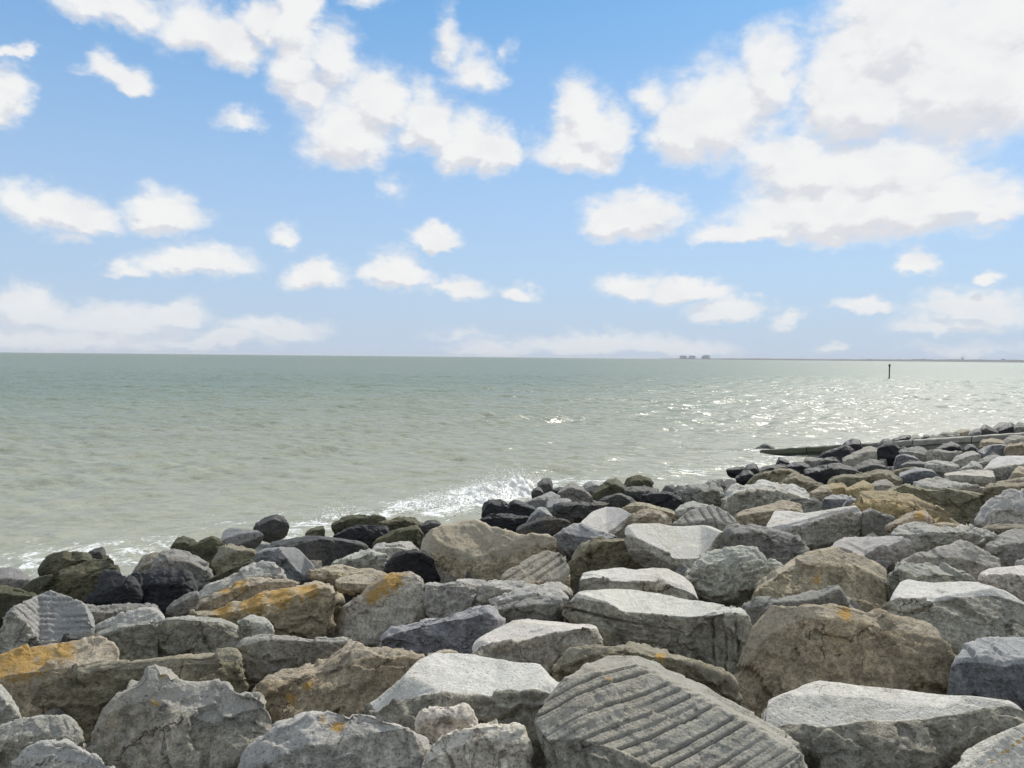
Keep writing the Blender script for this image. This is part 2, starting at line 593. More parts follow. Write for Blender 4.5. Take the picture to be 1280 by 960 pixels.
    o = r2.uniform(0, 50, 3)
    Q = V + o
    lowf = fbm(Q * (1.7 / sc), 3)
    mid = fbm(Q * (5.5 / sc), 4, .55)
    rid = 1 - np.abs(fbm(Q * (3.2 / sc) + 9, 3)) * 2.6
    # ledges: quantised height along a tilted bedding direction
    bd = np.array(kw.get('bed', r2.normal(size=3) * (.35, .35, .2) + (0, 0, 1)))
    bd = bd / np.linalg.norm(bd)
    hh = (Q @ bd) / (.085 * sc) + 1.1 * lowf * 3 + mid
    led = hh - np.floor(hh)
    led = np.minimum(led / .8, (1 - led) / .2)
    fine = perlin(Q * 26.0) * .5 + perlin(Q * 52.0) * .3
    warp = np.stack([mid, np.roll(mid, 7), lowf], 1) * .35
    chip = np.clip(cells(Q * (3.1 / sc) + warp, 1), -.7, .7) if wpx > 25 else 0
    chip2 = np.clip(cells(Q * (7.5 / sc) + warp, 2), -.7, .7) if wpx > 70 else 0
    disp = (.034 * sc * lowf + .022 * sc * mid + .010 * sc * np.clip(rid, -1, 1)) * am
    disp += .018 * sc * led * np.clip(.4 + 2.5 * perlin(Q * (1.3 / sc) + 40), 0, 1) * am * kw.get('ledge', 1.0)
    disp += (.042 * sc * chip + .013 * sc * chip2) * am * kw.get('chip', 1.0)
    disp += .0095 * min(1, sc) * fine * np.minimum(am, 1.3)
    disp += .004 * sc
    px, py = project(V)
    row = np.tile(np.arange(M), n)
    front = row < (cnt[0] + cnt[1] + cnt[2])
    for gv in kw.get('grooves', ()):
        # gv: tile coords of two points along a groove, spacing in photo px across, depth m, faces
        (x0, y0, k0) = TILE[tile]
        g0 = np.array([gv[0] / k0 + x0, gv[1] / k0 + y0])
        g1 = np.array([gv[2] / k0 + x0, gv[3] / k0 + y0])
        sel = front & (tf > .5 if gv[6] == 't' else tf < .5)
        idx = np.where(sel)[0]
        i0 = idx[np.argmin((px[idx] - g0[0]) ** 2 + (py[idx] - g0[1]) ** 2)]
        i1 = idx[np.argmin((px[idx] - g1[0]) ** 2 + (py[idx] - g1[1]) ** 2)]
        dv = V[i1] - V[i0]
        dv /= np.linalg.norm(dv) + 1e-9
        nf = N[idx].mean(0)
        ax = np.cross(nf, dv)
        ax /= np.linalg.norm(ax) + 1e-9
        spc = gv[4]
        al = (V @ dv)
        cc = (V @ ax) / spc + .05 * perlin(Q * 1.6) + .02 * perlin(Q * 14)
        lineid = np.floor(cc)
        fcc = cc - lineid
        prof = np.clip(1 - np.abs(fcc - .5) / .12, 0, 1)
        on = np.clip((.66 + 2.0 * perlin(np.stack([al * 1.4, lineid * 7.31, lineid * 0 + o[0]], 1))), 0, 1)
        win = np.ones(len(V))
        if len(gv) > 7:
            xa, xb = gv[7] / k0 + x0, gv[8] / k0 + x0
            win = np.clip((px - xa) / 4, 0, 1) * np.clip((xb - px) / 4, 0, 1)
        mask = (np.clip((tf - .35) / .3, 0, 1) if gv[6] == 't' else np.clip((.65 - tf) / .3, 0, 1)) * front * win
        disp -= gv[5] * prof * on * mask
        # risers between the lines: each strip tips a little
        disp += gv[5] * .22 * (fcc - .5) * mask
    V = V + N * disp[:, None]
    li = np.zeros(len(V))
    (x0, y0, k0) = TILE[tile]
    for (lx, ly, lr) in kw.get('lichen', ()):
        d2 = ((px - lx / k0 - x0) ** 2 + (py - ly / k0 - y0) ** 2) / (1.2 * lr / k0) ** 2
        li = np.maximum(li, np.exp(-d2 * .9) * front)
    for (lx, ly, lr) in kw.get('patch', ()):
        d2 = ((px - lx / k0 - x0) ** 2 + (py - ly / k0 - y0) ** 2) / (lr / k0) ** 2
        tf = np.maximum(tf, np.exp(-d2 ** 2) * front)
    base = np.array([V[:, 0].mean(), V[:, 1].mean(), V[:, 2].min()])
    V = V - base
    ii = np.arange(n - 1)[:, None] * M
    jj = np.arange(M)[None, :]
    a0 = ii + jj
    b0 = ii + (jj + 1) % M
    quads = np.stack([a0, b0, b0 + M, a0 + M], -1).reshape(-1, 4)
    if not flip:
        pass
    me = grid_mesh('boulder', V, quads if not flip else quads[:, ::-1])
    attr(me, 'lichen', li)
    attr(me, 'lit_split_face', tf if (kw.get('pale') or kw.get('twotone') or kw.get('patch')) else tf * .8)
    ob = link('boulder', me, STONE)
    ob.location = base
    j = r2.uniform(.9, 1.1)
    tint = r2.normal(0, .012, 3)
    ob['stone_color'] = [max(.01, stone[i] * WARM[i] * j * (1 + tint[i])) for i in range(3)]
    ob['top_color'] = [max(.01, topc[i] * WARM[i] ** .5 * (1 + tint[i])) for i in range(3)]
    ob['stain'] = kw.get('stain', stain)
    ob['wet'] = kw.get('wet', wet)
    ob['blotch'] = kw.get('blotch', blot)
    tag(ob, label, 'boulder', 'rock armour boulders on the sea defence slope')
    return ob

# ------------------------------------------------------------------ the boulders
# each: outline of the upper silhouette, the front upper edge, and the foot, left to right
R('A', 'L', 'pale boulder with close parallel drill grooves on its sloping face, left end of the slope',
  (0,222, 75,162, 160,115, 250,75, 345,105, 430,150, 475,200, 490,268), (0,228, 75,175, 130,250, 195,335, 300,325, 400,295, 492,276),
  (0,400, 100,382, 200,365, 300,350, 400,335, 492,305), tilt=38, twotone=1, flat=.8, grooves=[(130,190,400,235,.046,.030,'t')], fam2=1)
R('A', 'T', 'long tan slab covered in bright orange lichen at the left edge of the photo',
  (-60,410, 0,398, 100,370, 200,345, 330,328, 500,318, 560,340, 595,400), (-60,525, 0,510, 100,490, 200,482, 330,465, 450,455, 540,440, 596,425),
  (-60,760, 0,745, 100,730, 170,718, 300,600, 450,520, 596,450), lichen=[(110,410,120),(220,390,60),(20,440,90),(320,370,60)], flat=.5, tilt=18)
R('A', 'O', 'long low brown block lying behind the peaked grey boulder',
  (168,565, 190,505, 240,490, 500,455, 760,425, 1000,395, 1180,370, 1228,445), (168,580, 200,522, 300,502, 520,474, 760,448, 1000,422, 1180,398, 1230,460),
  (165,710, 250,740, 400,840, 600,800, 800,760, 1000,720, 1100,650, 1230,570), face=80, flat=.3)
R('A', 'G', 'large peaked grey boulder with a small orange lichen spot near its top',
  (412,870, 450,770, 520,680, 640,580, 715,520, 745,465, 770,452, 830,475, 930,540, 980,558, 1050,545, 1120,548, 1170,585, 1280,605, 1325,640, 1362,770),
  (414,890, 480,770, 600,665, 720,630, 850,655, 950,705, 1050,740, 1130,715, 1250,655, 1325,650, 1364,790),
  (420,960, 700,1020, 1000,1020, 1200,970, 1300,900, 1364,800), tilt=40, face=62, lichen=[(765,622,30),(815,492,14)], patch=[(1160,630,85)], flat=.1, rd=1, k=.93, rel=1.15)
R('A', 'L', 'small pale broken stone cut by the left edge, above the pinkish grey boulder',
  (-60,540, 0,545, 20,570, 60,632, 100,712), (-60,600, 0,620, 50,655, 100,716), (-60,750, 0,750, 60,738, 100,722))
R('A', 'G', 'pinkish grey rounded boulder in the bottom left corner',
  (-60,770, 0,755, 100,735, 200,715, 330,715, 380,750, 416,830), (-60,850, 0,830, 150,800, 300,800, 380,830, 416,860),
  (-60,1000, 0,1000, 150,1010, 300,960, 416,880), tilt=30, rd=4, stain=.4)
R('A', 'L', 'speckled grey stone at the bottom edge in front of the pinkish grey boulder',
  (45,970, 80,900, 130,870, 200,850, 330,838, 420,880, 500,910, 565,965), (45,990, 150,940, 300,920, 430,930, 566,985), (45,1080, 300,1090, 566,1080), tilt=45, rd=3, k=.95)
R('A', 'G', 'square grey block standing upright behind the long low brown block',
  (780,225, 860,205, 1000,197, 1160,205, 1215,250, 1250,290), (782,236, 860,220, 1000,213, 1160,222, 1218,262, 1250,300), (780,425, 900,425, 1000,410, 1150,380, 1250,350), face=82)
R('A', 'G', 'blunt grey block with a vertical seam beside the square grey block',
  (470,300, 540,270, 600,250, 700,235, 792,224), (472,312, 550,288, 610,264, 700,248, 793,238), (500,345, 600,432, 650,442, 793,425), face=80)
R('A', 'D', 'small flat dark brown stone wedged under the grooved pale boulder',
  (292,322, 330,295, 390,288, 460,292, 520,310), [.45], (300,345, 400,345, 520,330), stain=.4)
R('A', 'L', 'flat light slab sloping right behind the seamed grey block',
  (480,248, 560,225, 620,190, 700,170, 800,155, 850,175, 895,200), (480,265, 580,238, 660,236, 740,226, 830,216, 896,206), (485,295, 560,270, 650,255, 800,250, 896,218), tilt=22)
R('A', 'g', 'wet dark slab with a pale rim behind the grooved pale boulder',
  (420,145, 500,150, 600,148, 640,140, 740,142, 770,160), (425,168, 530,186, 610,180, 700,168, 771,168), (480,235, 560,235, 640,215, 771,192), stain=.3, wet=.4)

R('E', 'K', 'black shiny boulder with a pointed top, beside the shaggy black one',
  (568,700, 640,610, 700,505, 760,500, 830,540, 880,560, 935,640), (570,708, 660,660, 740,610, 830,600, 890,620, 936,690), (570,728, 750,738, 936,738), rel=1.6, rd=1, tilt=45)
R('E', 'K', 'shaggy black glistening boulder with a rounded back near the waterline',
  (850,600, 890,545, 960,515, 1060,495, 1200,482, 1270,510, 1300,590, 1308,650), (850,630, 950,600, 1060,590, 1200,590, 1290,620, 1308,665), (850,720, 950,735, 1060,745, 1150,750, 1250,735, 1308,700), rel=1.7, rd=2, tilt=42)
R('E', 'A', 'big dark green seaweed covered boulder at the left of the waterline',
  (128,625, 250,555, 400,500, 530,450, 620,422, 680,412, 760,410, 798,455, 818,505), (130,640, 300,575, 450,545, 560,535, 660,525, 740,500, 818,512), (125,730, 250,710, 400,690, 550,715, 640,650, 740,570, 818,530), tilt=35, rd=3)
R('E', 'A', 'low dark green rock standing in foam furthest left in the sea',
  (258,495, 290,430, 330,400, 400,368, 500,365, 580,372, 645,415), (260,500, 330,440, 420,415, 480,440, 560,425, 646,425), (262,515, 350,515, 450,500, 540,470, 646,445), tilt=30, rd=3)
R('E', 'D', 'small dark knob of rock behind the low dark green rock',
  (572,372, 620,352, 680,343, 700,368, 708,405), [.4], (575,410, 640,425, 708,425), rd=2)
R('E', 'S', 'smooth brownish wet rock with water behind it at the left edge',
  (-60,485, 60,475, 130,490, 180,522, 210,560), (-60,565, 60,555, 140,560, 210,568), (-60,640, 120,640, 210,600), stain=.6, wet=.2, rd=3)
R('E', 'A', 'almost black green rock under the brownish wet rock at the left edge',
  (-60,605, 50,605, 110,620, 190,640, 248,662), (-60,640, 90,660, 180,672, 249,672), (-60,830, 60,790, 130,740, 249,690))
R('E', 'O', 'rusty brown rock leaning on the ribbed dark boulder at the waterline',
  (878,545, 910,460, 960,395, 1050,380, 1095,380), (880,548, 950,480, 1000,450, 1096,430), (885,560, 1000,540, 1096,520), stain=.7, wet=.4)
R('F', 'g', 'ribbed dark grey boulder with stepped layers on its right end',
  (-62,495, -20,420, 20,370, 100,350, 190,370, 260,420, 320,470, 347,512), (-60,505, 0,440, 100,425, 200,445, 300,495, 348,522), (-55,540, 100,520, 230,560, 240,640, 320,590, 348,545), ledge=2.2, bed=(.2,-.2,1))
R('F', 'A', 'small green topped stone at the waterline above the ribbed dark boulder',
  (74,335, 100,285, 150,270, 220,290, 248,312), [.4], (80,365, 200,375, 248,350))
R('F', 'A', 'mossy green black boulder with a pointed crest at the waterline',
  (193,335, 270,300, 345,265, 390,290, 422,322), (198,340, 280,315, 350,295, 424,328), (200,390, 280,450, 345,510, 400,440, 424,370), rd=1)
R('F', 'O', 'olive grey boulder with a smooth upright face right of the mossy one',
  (348,440, 400,340, 480,315, 540,330, 590,352, 665,365), (350,455, 420,390, 520,370, 600,378, 666,375), (350,520, 450,490, 550,450, 666,395))
R('F', 'A', 'low olive slab lying at the foot of the olive grey boulder',
  (332,545, 400,490, 470,450, 560,430, 642,426), (334,558, 440,510, 520,472, 643,440), (336,580, 450,560, 643,470), wet=.1)
R('F', 'g', 'small dark mottled stone between the shaggy black boulder and the pale angular slab',
  (34,750, 110,690, 200,650, 258,635), [.3], (60,785, 130,805, 258,720))
R('F', 'L', 'light grey angular slab rising to a blunt point behind the ochre streaked slab',
  (178,775, 320,590, 450,530, 560,460, 640,430, 700,427, 730,450, 760,480, 852,548), (180,785, 300,665, 420,605, 560,565, 680,540, 760,525, 853,555), (182,800, 300,760, 500,690, 700,640, 853,580), tilt=32, rd=1)
R('F', 'T', 'pale slab with a thin ochre lichen streak along its upper side',
  (240,755, 330,660, 440,600, 580,555, 690,535, 790,550, 870,565, 950,548), (240,760, 330,705, 460,650, 600,600, 720,575, 850,580, 952,560), (242,775, 400,760, 560,710, 700,670, 850,620, 952,580), lichen=[(440,620,45),(530,585,50)], stain=.2, tilt=25, th=.7)
R('F', 'T', 'long tapering slab with a broad ochre lichen stripe down its back',
  (158,795, 350,755, 560,700, 750,640, 860,600, 1000,560, 1100,540, 1168,540, 1192,622), (160,803, 400,792, 600,752, 760,722, 860,692, 980,642, 1100,612, 1193,642), (165,820, 520,825, 750,870, 800,950, 900,975, 1000,920, 1100,870, 1193,670), tilt=20, lichen=[(620,705,100),(800,660,100),(980,600,90),(420,755,70)], stain=.2, rd=1, face=58)
R('F', 'L', 'small pale layered stone tucked under the ochre striped slab',
  (515,830, 600,803, 660,810, 700,815, 750,860, 772,930), (520,845, 600,825, 680,835, 773,905), (560,900, 600,960, 773,975))
R('F', 'B', 'blue black boulder with one smooth grey face turned to the sun',
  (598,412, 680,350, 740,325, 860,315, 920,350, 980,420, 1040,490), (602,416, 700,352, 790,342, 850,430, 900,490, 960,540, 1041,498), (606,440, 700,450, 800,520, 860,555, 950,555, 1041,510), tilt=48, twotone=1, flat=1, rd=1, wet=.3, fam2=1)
R('F', 'D', 'long purplish wet boulder with a smooth face behind the blue black boulder',
  (640,345, 740,290, 860,275, 960,265, 1060,270, 1200,285, 1330,310, 1385,335), (642,352, 760,305, 900,290, 1060,290, 1200,302, 1387,342), (660,380, 800,370, 900,360, 1000,440, 1050,475, 1150,440, 1387,355), face=60, wet=.6, flat=.8, rel=.6)
R('F', 'D', 'dark pointed rock standing alone in the sea behind the foam',
  (598,214, 660,175, 710,140, 770,120, 820,140, 858,188), (600,218, 680,188, 760,162, 859,196), (603,232, 740,248, 859,215), rd=2)
R('F', 'S', 'flat grey rock with a film of water running over it in the foam',
  (404,300, 430,225, 470,212, 600,225, 695,238), (406,305, 450,285, 540,262, 696,246), (410,335, 520,335, 696,262), rel=.4)
R('F', 'A', 'small olive stone beside the foam behind the purplish wet boulder',
  (962,255, 1010,215, 1090,195, 1100,238), [.4], (966,275, 1100,268))

R('G', 'A', 'flat topped dark green boulder washed by foam left of centre',
  (86,405, 150,350, 250,335, 330,340, 430,355, 475,378), (88,415, 180,375, 300,365, 420,370, 476,386), (92,435, 200,440, 350,430, 476,405), rd=3)
R('G', 'K', 'black block with a ridged upper edge below the flat dark green boulder',
  (72,475, 150,430, 230,410, 330,400, 410,398, 440,420, 454,480), (76,482, 180,436, 300,424, 430,426, 455,492), (95,500, 250,525, 330,550, 420,525, 455,505), rd=1)
R('G', 'A', 'rounded mossy boulder under the foam just left of the big tan boulder',
  (365,395, 470,375, 560,348, 630,360, 680,395, 712,432), (370,404, 480,392, 570,380, 660,410, 713,442), (375,430, 450,480, 600,460, 713,470), rd=4)
R('G', 'A', 'smooth olive rock in front of the rounded mossy boulder',
  (345,525, 440,480, 500,430, 590,405, 660,412, 708,452), (350,530, 460,485, 560,440, 650,440, 709,460), (352,550, 480,540, 640,530, 709,485), rd=3, wet=.15)
R('G', 'D', 'low dark grey stone between mossy boulder and brown cube at the waterline',
  (675,395, 740,365, 800,380, 825,412), [.4], (680,450, 825,440))
R('G', 'L', 'flat layered grey rock left of the big tan boulder',
  (352,560, 380,535, 450,525, 560,520, 635,515, 662,560), (355,575, 440,560, 560,560, 663,568), (358,630, 470,640, 560,640, 663,610), ledge=2.5, bed=(0,-.1,1), wet=.2)
R('G', 'L', 'knobbly light grey boulder in front of the purplish wet boulder',
  (55,665, 130,610, 190,560, 260,550, 330,560, 370,590, 440,620, 485,622), (60,672, 180,610, 300,600, 400,630, 486,642), (70,700, 250,710, 400,730, 486,680), rel=1.3)
R('G', 'K', 'black angular boulder with a slate grey left shoulder beside the big tan boulder',
  (383,705, 470,620, 530,590, 640,575, 740,600, 792,775), (385,710, 480,645, 560,606, 650,594, 740,608, 793,780), (400,745, 480,760, 600,740, 700,790, 793,800), face=82, wet=.3, twotone=1, rd=1)
R('G', 'T', 'biggest tan boulder in the middle, broad and smooth with a peaked back',
  (633,545, 640,500, 700,450, 800,425, 900,400, 1000,380, 1060,380, 1140,420, 1250,455, 1320,480, 1430,460, 1530,460, 1572,505),
  (635,560, 700,570, 780,600, 900,640, 1000,660, 1080,660, 1150,640, 1300,600, 1450,540, 1573,518), (680,590, 780,790, 850,805, 960,785, 1050,790, 1160,790, 1220,760, 1300,710, 1400,660, 1500,600, 1573,550), tilt=38, face=70, rd=3, stain=.35, flat=.3, k=1.02, chip=.6, ledge=.6, rel=1.0)
R('B', 'P', 'upright pale block with orange lichen on its sloping face',
  (383,260, 430,160, 560,60, 620,10, 700,-12, 760,-15, 850,0, 864,70, 868,200), (386,275, 440,172, 560,85, 640,40, 740,20, 845,15, 864,90, 869,205), (390,320, 500,335, 640,335, 690,290, 780,255, 869,230), face=60, lichen=[(690,30,55),(590,110,40),(640,70,45)], stain=.7, tilt=10)
R('B', 'T', 'tan stone with a dark hollow beneath it left of the upright lichen block',
  (398,20, 480,-10, 560,-5, 622,20), (402,42, 470,36, 560,42, 623,34), (405,60, 450,70, 500,70, 623,60), th=.6)
R('B', 'K', 'black infill for the shaded hollow under the tan stone left of the upright lichen block',
  (400,60, 450,50, 520,50, 575,60), [.3], (405,160, 450,150, 575,100), k=1.06)  # black stone colour stands in for the shade of the hollow
R('G', 'T', 'flat tan slab stretching from the ochre striped slab to the black angular boulder',
  (-65,695, 0,675, 120,670, 230,690, 330,700, 420,705, 448,745), (-62,718, 60,710, 200,720, 330,726, 449,752), (-62,760, 100,765, 250,765, 400,785, 449,775), tilt=10)
R('B', 'B', 'dark slate wedge with a sloping top left of the flat pale round slab',
  (643,318, 700,265, 800,235, 900,205, 1000,190, 1110,165, 1190,160, 1230,210, 1292,262), (646,325, 720,290, 850,248, 950,225, 1050,220, 1150,192, 1240,242, 1293,272), (655,345, 800,380, 900,392, 1000,395, 1080,410, 1150,360, 1293,300), tilt=20, face=62, twotone=1, flat=.3)
R('B', 'L', 'bluish grey boulder with a smooth slanted face behind the dark slate wedge',
  (853,40, 950,40, 1070,12, 1180,20, 1280,30, 1295,62), (856,55, 940,52, 1070,17, 1130,52, 1178,95, 1296,82), (865,225, 950,215, 1050,200, 1130,180, 1190,160, 1296,150), stain=0, face=62, tilt=16, flat=.6)
R('B', 'L', 'flattish rubbly stone right of the bluish grey boulder',
  (1163,115, 1280,85, 1350,60, 1450,55, 1530,60, 1562,112), (1168,138, 1280,112, 1400,100, 1563,122), (1172,170, 1280,165, 1400,170, 1563,160))
R('C', 'g', 'grey slab with a sharp front edge below the flattish rubbly stone',
  (-110,155, 0,150, 80,120, 150,105, 240,110, 258,190), (-108,166, 0,165, 100,148, 250,140, 259,200), (-95,225, 0,240, 120,215, 259,225), tilt=14)
R('C', 'G', 'flat pale topped slab with rounded left end in front of the dark slate wedge',
  (-192,355, -170,320, -110,285, 0,235, 60,205, 200,205, 300,225, 380,220, 435,240, 470,285, 488,325), (-190,370, -150,345, -60,348, 0,338, 100,320, 180,292, 250,285, 340,262, 430,252, 489,332), (-190,405, -60,425, 0,435, 100,450, 200,462, 260,430, 380,370, 489,345), pale=1, tilt=4, face=66, stain=.3)
R('B', 'G', 'broad pale topped slab sloping left, between brown boulder and big grooved boulder',
  (505,680, 640,600, 740,520, 820,430, 900,395, 1000,390, 1100,405, 1280,435, 1400,450, 1500,470, 1570,498, 1582,515), (510,690, 640,645, 745,585, 850,587, 950,597, 1100,612, 1200,616, 1270,598, 1400,588, 1500,555, 1583,520),
  (560,715, 700,740, 800,735, 900,720, 1080,760, 1150,775, 1280,800, 1380,805, 1460,720, 1583,570), pale=1, tilt=4, face=60, stain=.3, k=.97)
R('B', 'T', 'small tan stone squeezed behind the broad pale topped slab',
  (850,392, 900,368, 980,368, 1037,392), [.4], (850,425, 1037,420))
R('B', 'T', 'brown weathered boulder with small orange lichen spots left of the broad pale slab',
  (8,570, 60,505, 150,485, 300,455, 400,400, 470,350, 560,330, 640,330, 730,360, 850,385, 855,420), (10,585, 60,545, 180,530, 300,520, 450,465, 600,430, 700,425, 800,425, 856,432),
  (20,640, 80,800, 230,735, 420,710, 500,700, 600,650, 700,580, 780,500, 856,450), face=42, tilt=16, lichen=[(180,615,28),(265,555,24)], stain=.7, blotch=.3, rel=1.3)
R('B', 'G', 'grey block with a level top edge behind the brown weathered boulder',
  (-65,335, 0,320, 60,305, 200,310, 400,320, 500,312, 522,332), (-64,348, 60,322, 200,326, 400,336, 523,342), (-62,600, 10,620, 60,540, 250,500, 400,440, 523,360), face=78)
R('B', 'L', 'rough grey boulder with yellow lichen flecks at the bottom edge left of the white stones',
  (-50,915, 0,850, 100,780, 230,715, 330,690, 440,675, 540,680, 620,710, 720,720, 810,730, 850,780, 886,832), (-50,990, 60,940, 180,900, 270,850, 350,860, 450,825, 560,795, 680,772, 800,768, 887,838),
  (-50,1080, 200,1080, 500,1070, 700,1060, 830,1000, 887,880), tilt=35, face=62, lichen=[(410,755,32),(335,720,20),(795,745,14)], k=.93, rel=1.1)
R('B', 'W', 'small white and brown mottled stone on top of the bottom edge gap',
  (803,725, 830,675, 880,650, 970,640, 1050,660, 1090,720, 1098,755), (804,738, 850,722, 950,715, 1040,722, 1099,760), (808,790, 860,830, 900,880, 1000,880, 1099,800), tilt=40, rd=4, k=.92)
R('B', 'W', 'larger white mottled stone at the bottom edge left of the big grooved boulder',
  (848,950, 900,860, 960,810, 1050,770, 1200,742, 1260,765, 1330,740, 1357,755, 1364,900), (850,975, 930,890, 1020,855, 1120,820, 1200,815, 1280,835, 1340,830, 1365,915), (850,1080, 1100,1090, 1365,1080), tilt=42, rd=2, rel=1.3, k=.9)

R('C', 'G', 'foreground boulder with diagonal drill grooves across its face',
  (116,790, 135,660, 180,600, 280,510, 380,440, 470,395, 600,400, 700,420, 760,470, 860,500, 960,530, 1060,590, 1170,650, 1280,700, 1430,740, 1500,765, 1530,850), (118,820, 200,830, 350,820, 480,860, 600,925, 700,970, 900,1010, 1200,1030, 1400,1020, 1531,960),
  (125,900, 160,990, 400,1090, 800,1110, 1531,1080), tilt=34, face=72, res=2.4, twotone=1, flat=.85, stain=.3, lichen=[(460,442,16),(480,520,12)], grooves=[(560,800,1000,625,.037,.022,'t')], k=.92, rd=3, fam2=2)
R('C', 'O', 'low curved brown boulder with lichen behind the big grooved boulder',
  (203,455, 260,400, 320,360, 460,340, 600,322, 720,335, 860,370, 950,400, 1030,470, 1100,550, 1132,610), (205,468, 330,425, 450,390, 600,372, 760,410, 870,440, 960,500, 1050,565, 1133,618), (212,490, 300,520, 480,530, 800,560, 1000,640, 1133,660), tilt=35, lichen=[(740,400,26),(970,445,22)], rd=3, stain=.5)
R('C', 'G', 'big slab with flat pale top and drill marks down its sides',
  (248,140, 290,95, 400,82, 520,70, 640,78, 760,100, 900,125, 1040,150, 1120,165, 1168,190, 1197,290), (246,150, 300,108, 380,122, 480,142, 570,187, 700,197, 800,206, 900,210, 1000,197, 1090,187, 1168,200, 1198,298),
  (243,225, 400,265, 500,335, 600,350, 750,365, 870,390, 960,420, 1030,480, 1100,520, 1198,330), pale=1, tilt=3, face=80, res=1.4, rd=1, grooves=[(300,165,760,262,.085,.075,'f',200,850),(950,240,955,350,.075,.05,'f',860,1190)], stain=.15, yaw=-.4)
R('H', 'G', 'pale topped slab with a thin dark front just behind the drill marked slab',
  (603,845, 640,780, 700,735, 800,710, 940,695, 1040,710, 1150,695, 1280,705, 1350,720, 1400,800, 1442,900), (605,855, 680,775, 760,762, 870,782, 960,787, 1080,787, 1200,787, 1270,812, 1350,832, 1443,910), (605,880, 750,880, 900,865, 1050,870, 1200,890, 1300,930, 1443,950), pale=1, tilt=4, face=66)
R('H', 'O', 'upright brown block with rounded shoulder behind the pale topped slabs',
  (568,595, 620,560, 700,535, 800,510, 900,500, 1000,500, 1150,500, 1190,520, 1230,580, 1282,695), (570,603, 640,577, 720,550, 820,525, 1000,515, 1150,515, 1200,540, 1250,615, 1283,703), (570,770, 620,795, 650,775, 800,740, 940,720, 1150,725, 1283,725), face=82, blotch=.3, rd=1)
R('H', 'T', 'pale tan slab with a fan of straight drill grooves beside the upright brown block',
  (95,775, 250,680, 350,620, 440,580, 500,560, 560,570, 582,600), (98,785, 230,793, 330,793, 450,793, 530,780, 584,745), (102,805, 300,820, 584,810), tilt=26, flat=.6, twotone=1, grooves=[(190,775,480,600,.075,.035,'t')], fam2=3, res=1.3)
R('H', 'L', 'low light rubble boulder in front of the fan grooved slab',
  (0,772, 100,775, 250,790, 400,800, 500,785, 590,770, 622,802), (0,805, 150,845, 250,840, 400,830, 623,830), (0,890, 200,900, 400,910, 623,880))
R('H', 'B', 'bluish boulder with a pale right shoulder above the upright brown block',
  (483,475, 530,430, 590,395, 680,410, 760,440, 850,460, 925,492), (485,485, 560,470, 640,475, 720,492, 800,500, 926,498), (495,570, 560,595, 640,565, 790,535, 926,515), tilt=36, twotone=1, rd=1)
R('H', 'P', 'flat pale triangular slab tilted to the sun near the waterline rocks',
  (648,408, 720,340, 800,280, 880,285, 960,300, 1003,330), (652,415, 700,445, 770,455, 840,465, 920,410, 1004,340), (660,430, 780,490, 860,485, 940,430, 1004,355), tilt=22, pale=1)
R('H', 'T', 'brown arched boulder with a stained rounded back above the cream flat slab',
  (883,470, 950,370, 1040,320, 1120,300, 1200,310, 1270,360, 1292,382), (885,480, 960,410, 1050,362, 1150,345, 1230,370, 1293,392), (890,510, 960,510, 1010,460, 1100,430, 1210,430, 1293,415), stain=.8, rd=2, face=60)
R('H', 'T', 'flat ochre brown stone behind the arched brown boulder',
  (938,285, 1010,260, 1080,250, 1150,270, 1280,310, 1345,342), (942,292, 1030,280, 1100,285, 1200,308, 1346,352), (950,320, 1000,345, 1100,335, 1280,375, 1346,370), stain=.8)
R('I', 'P', 'large cream coloured flat slab with straight split sides at centre right',
  (-100,525, -20,505, 50,505, 130,505, 180,520, 300,525, 400,515, 450,505, 500,505, 550,540), (-98,575, 0,610, 170,690, 220,738, 300,742, 400,737, 440,692, 500,602, 552,547), (-98,610, 200,765, 300,785, 400,770, 460,720, 552,570), tilt=20, pale=1, stain=.25)
R('H', 'D', 'flat dark slab with a lichen mottled top above the bluish boulder',
  (230,452, 300,400, 380,370, 480,358, 580,360, 603,386), (234,460, 320,420, 420,385, 520,372, 604,392), (245,480, 350,475, 470,465, 560,430, 604,405), blotch=.4, stain=.5, wet=.1)
R('H', 'D', 'long flat dark brown slab behind the flat pale triangular slab',
  (476,325, 500,275, 560,262, 700,255, 800,258, 882,278), (478,334, 540,290, 650,280, 780,280, 883,284), (482,370, 600,370, 690,365, 760,330, 883,298), stain=.5)
R('H', 'B', 'narrow blue grey wedge with a pale rim left of the long flat dark slab',
  (233,455, 330,350, 390,295, 440,290, 477,342), (238,462, 340,365, 400,315, 478,350), (248,478, 400,385, 478,370))
R('H', 'K', 'cube like black block at the left end of the wet black row',
  (13,345, 30,260, 60,240, 150,235, 187,268), (15,350, 50,266, 150,260, 188,278), (18,380, 100,360, 188,350), rd=1)
R('H', 'K', 'black ridged block right of the cube like black block',
  (178,275, 210,240, 270,245, 330,275, 372,302), (180,287, 230,272, 300,286, 373,310), (183,350, 300,350, 373,335))
R('H', 'K', 'low black stone in front of the two black blocks above the tan boulder',
  (-5,372, 80,345, 180,338, 280,345, 342,348), (-2,380, 100,358, 210,366, 343,362), (0,400, 80,430, 200,475, 260,440, 343,380))
R('H', 'S', 'whitish wet stone behind the narrow blue grey wedge',
  (433,295, 450,245, 520,230, 600,228, 612,258), [.5], (440,345, 480,330, 612,285), fam2=0)
R('H', 'S', 'slanting grey wet slab right of the breaking wave',
  (293,258, 370,215, 450,180, 500,175, 532,217), (296,264, 400,230, 533,224), (302,290, 440,275, 533,255))
R('H', 'D', 'small dark stone at the foot of the breaking wave',
  (343,185, 370,150, 400,155, 427,187), [.4], (346,218, 427,215))
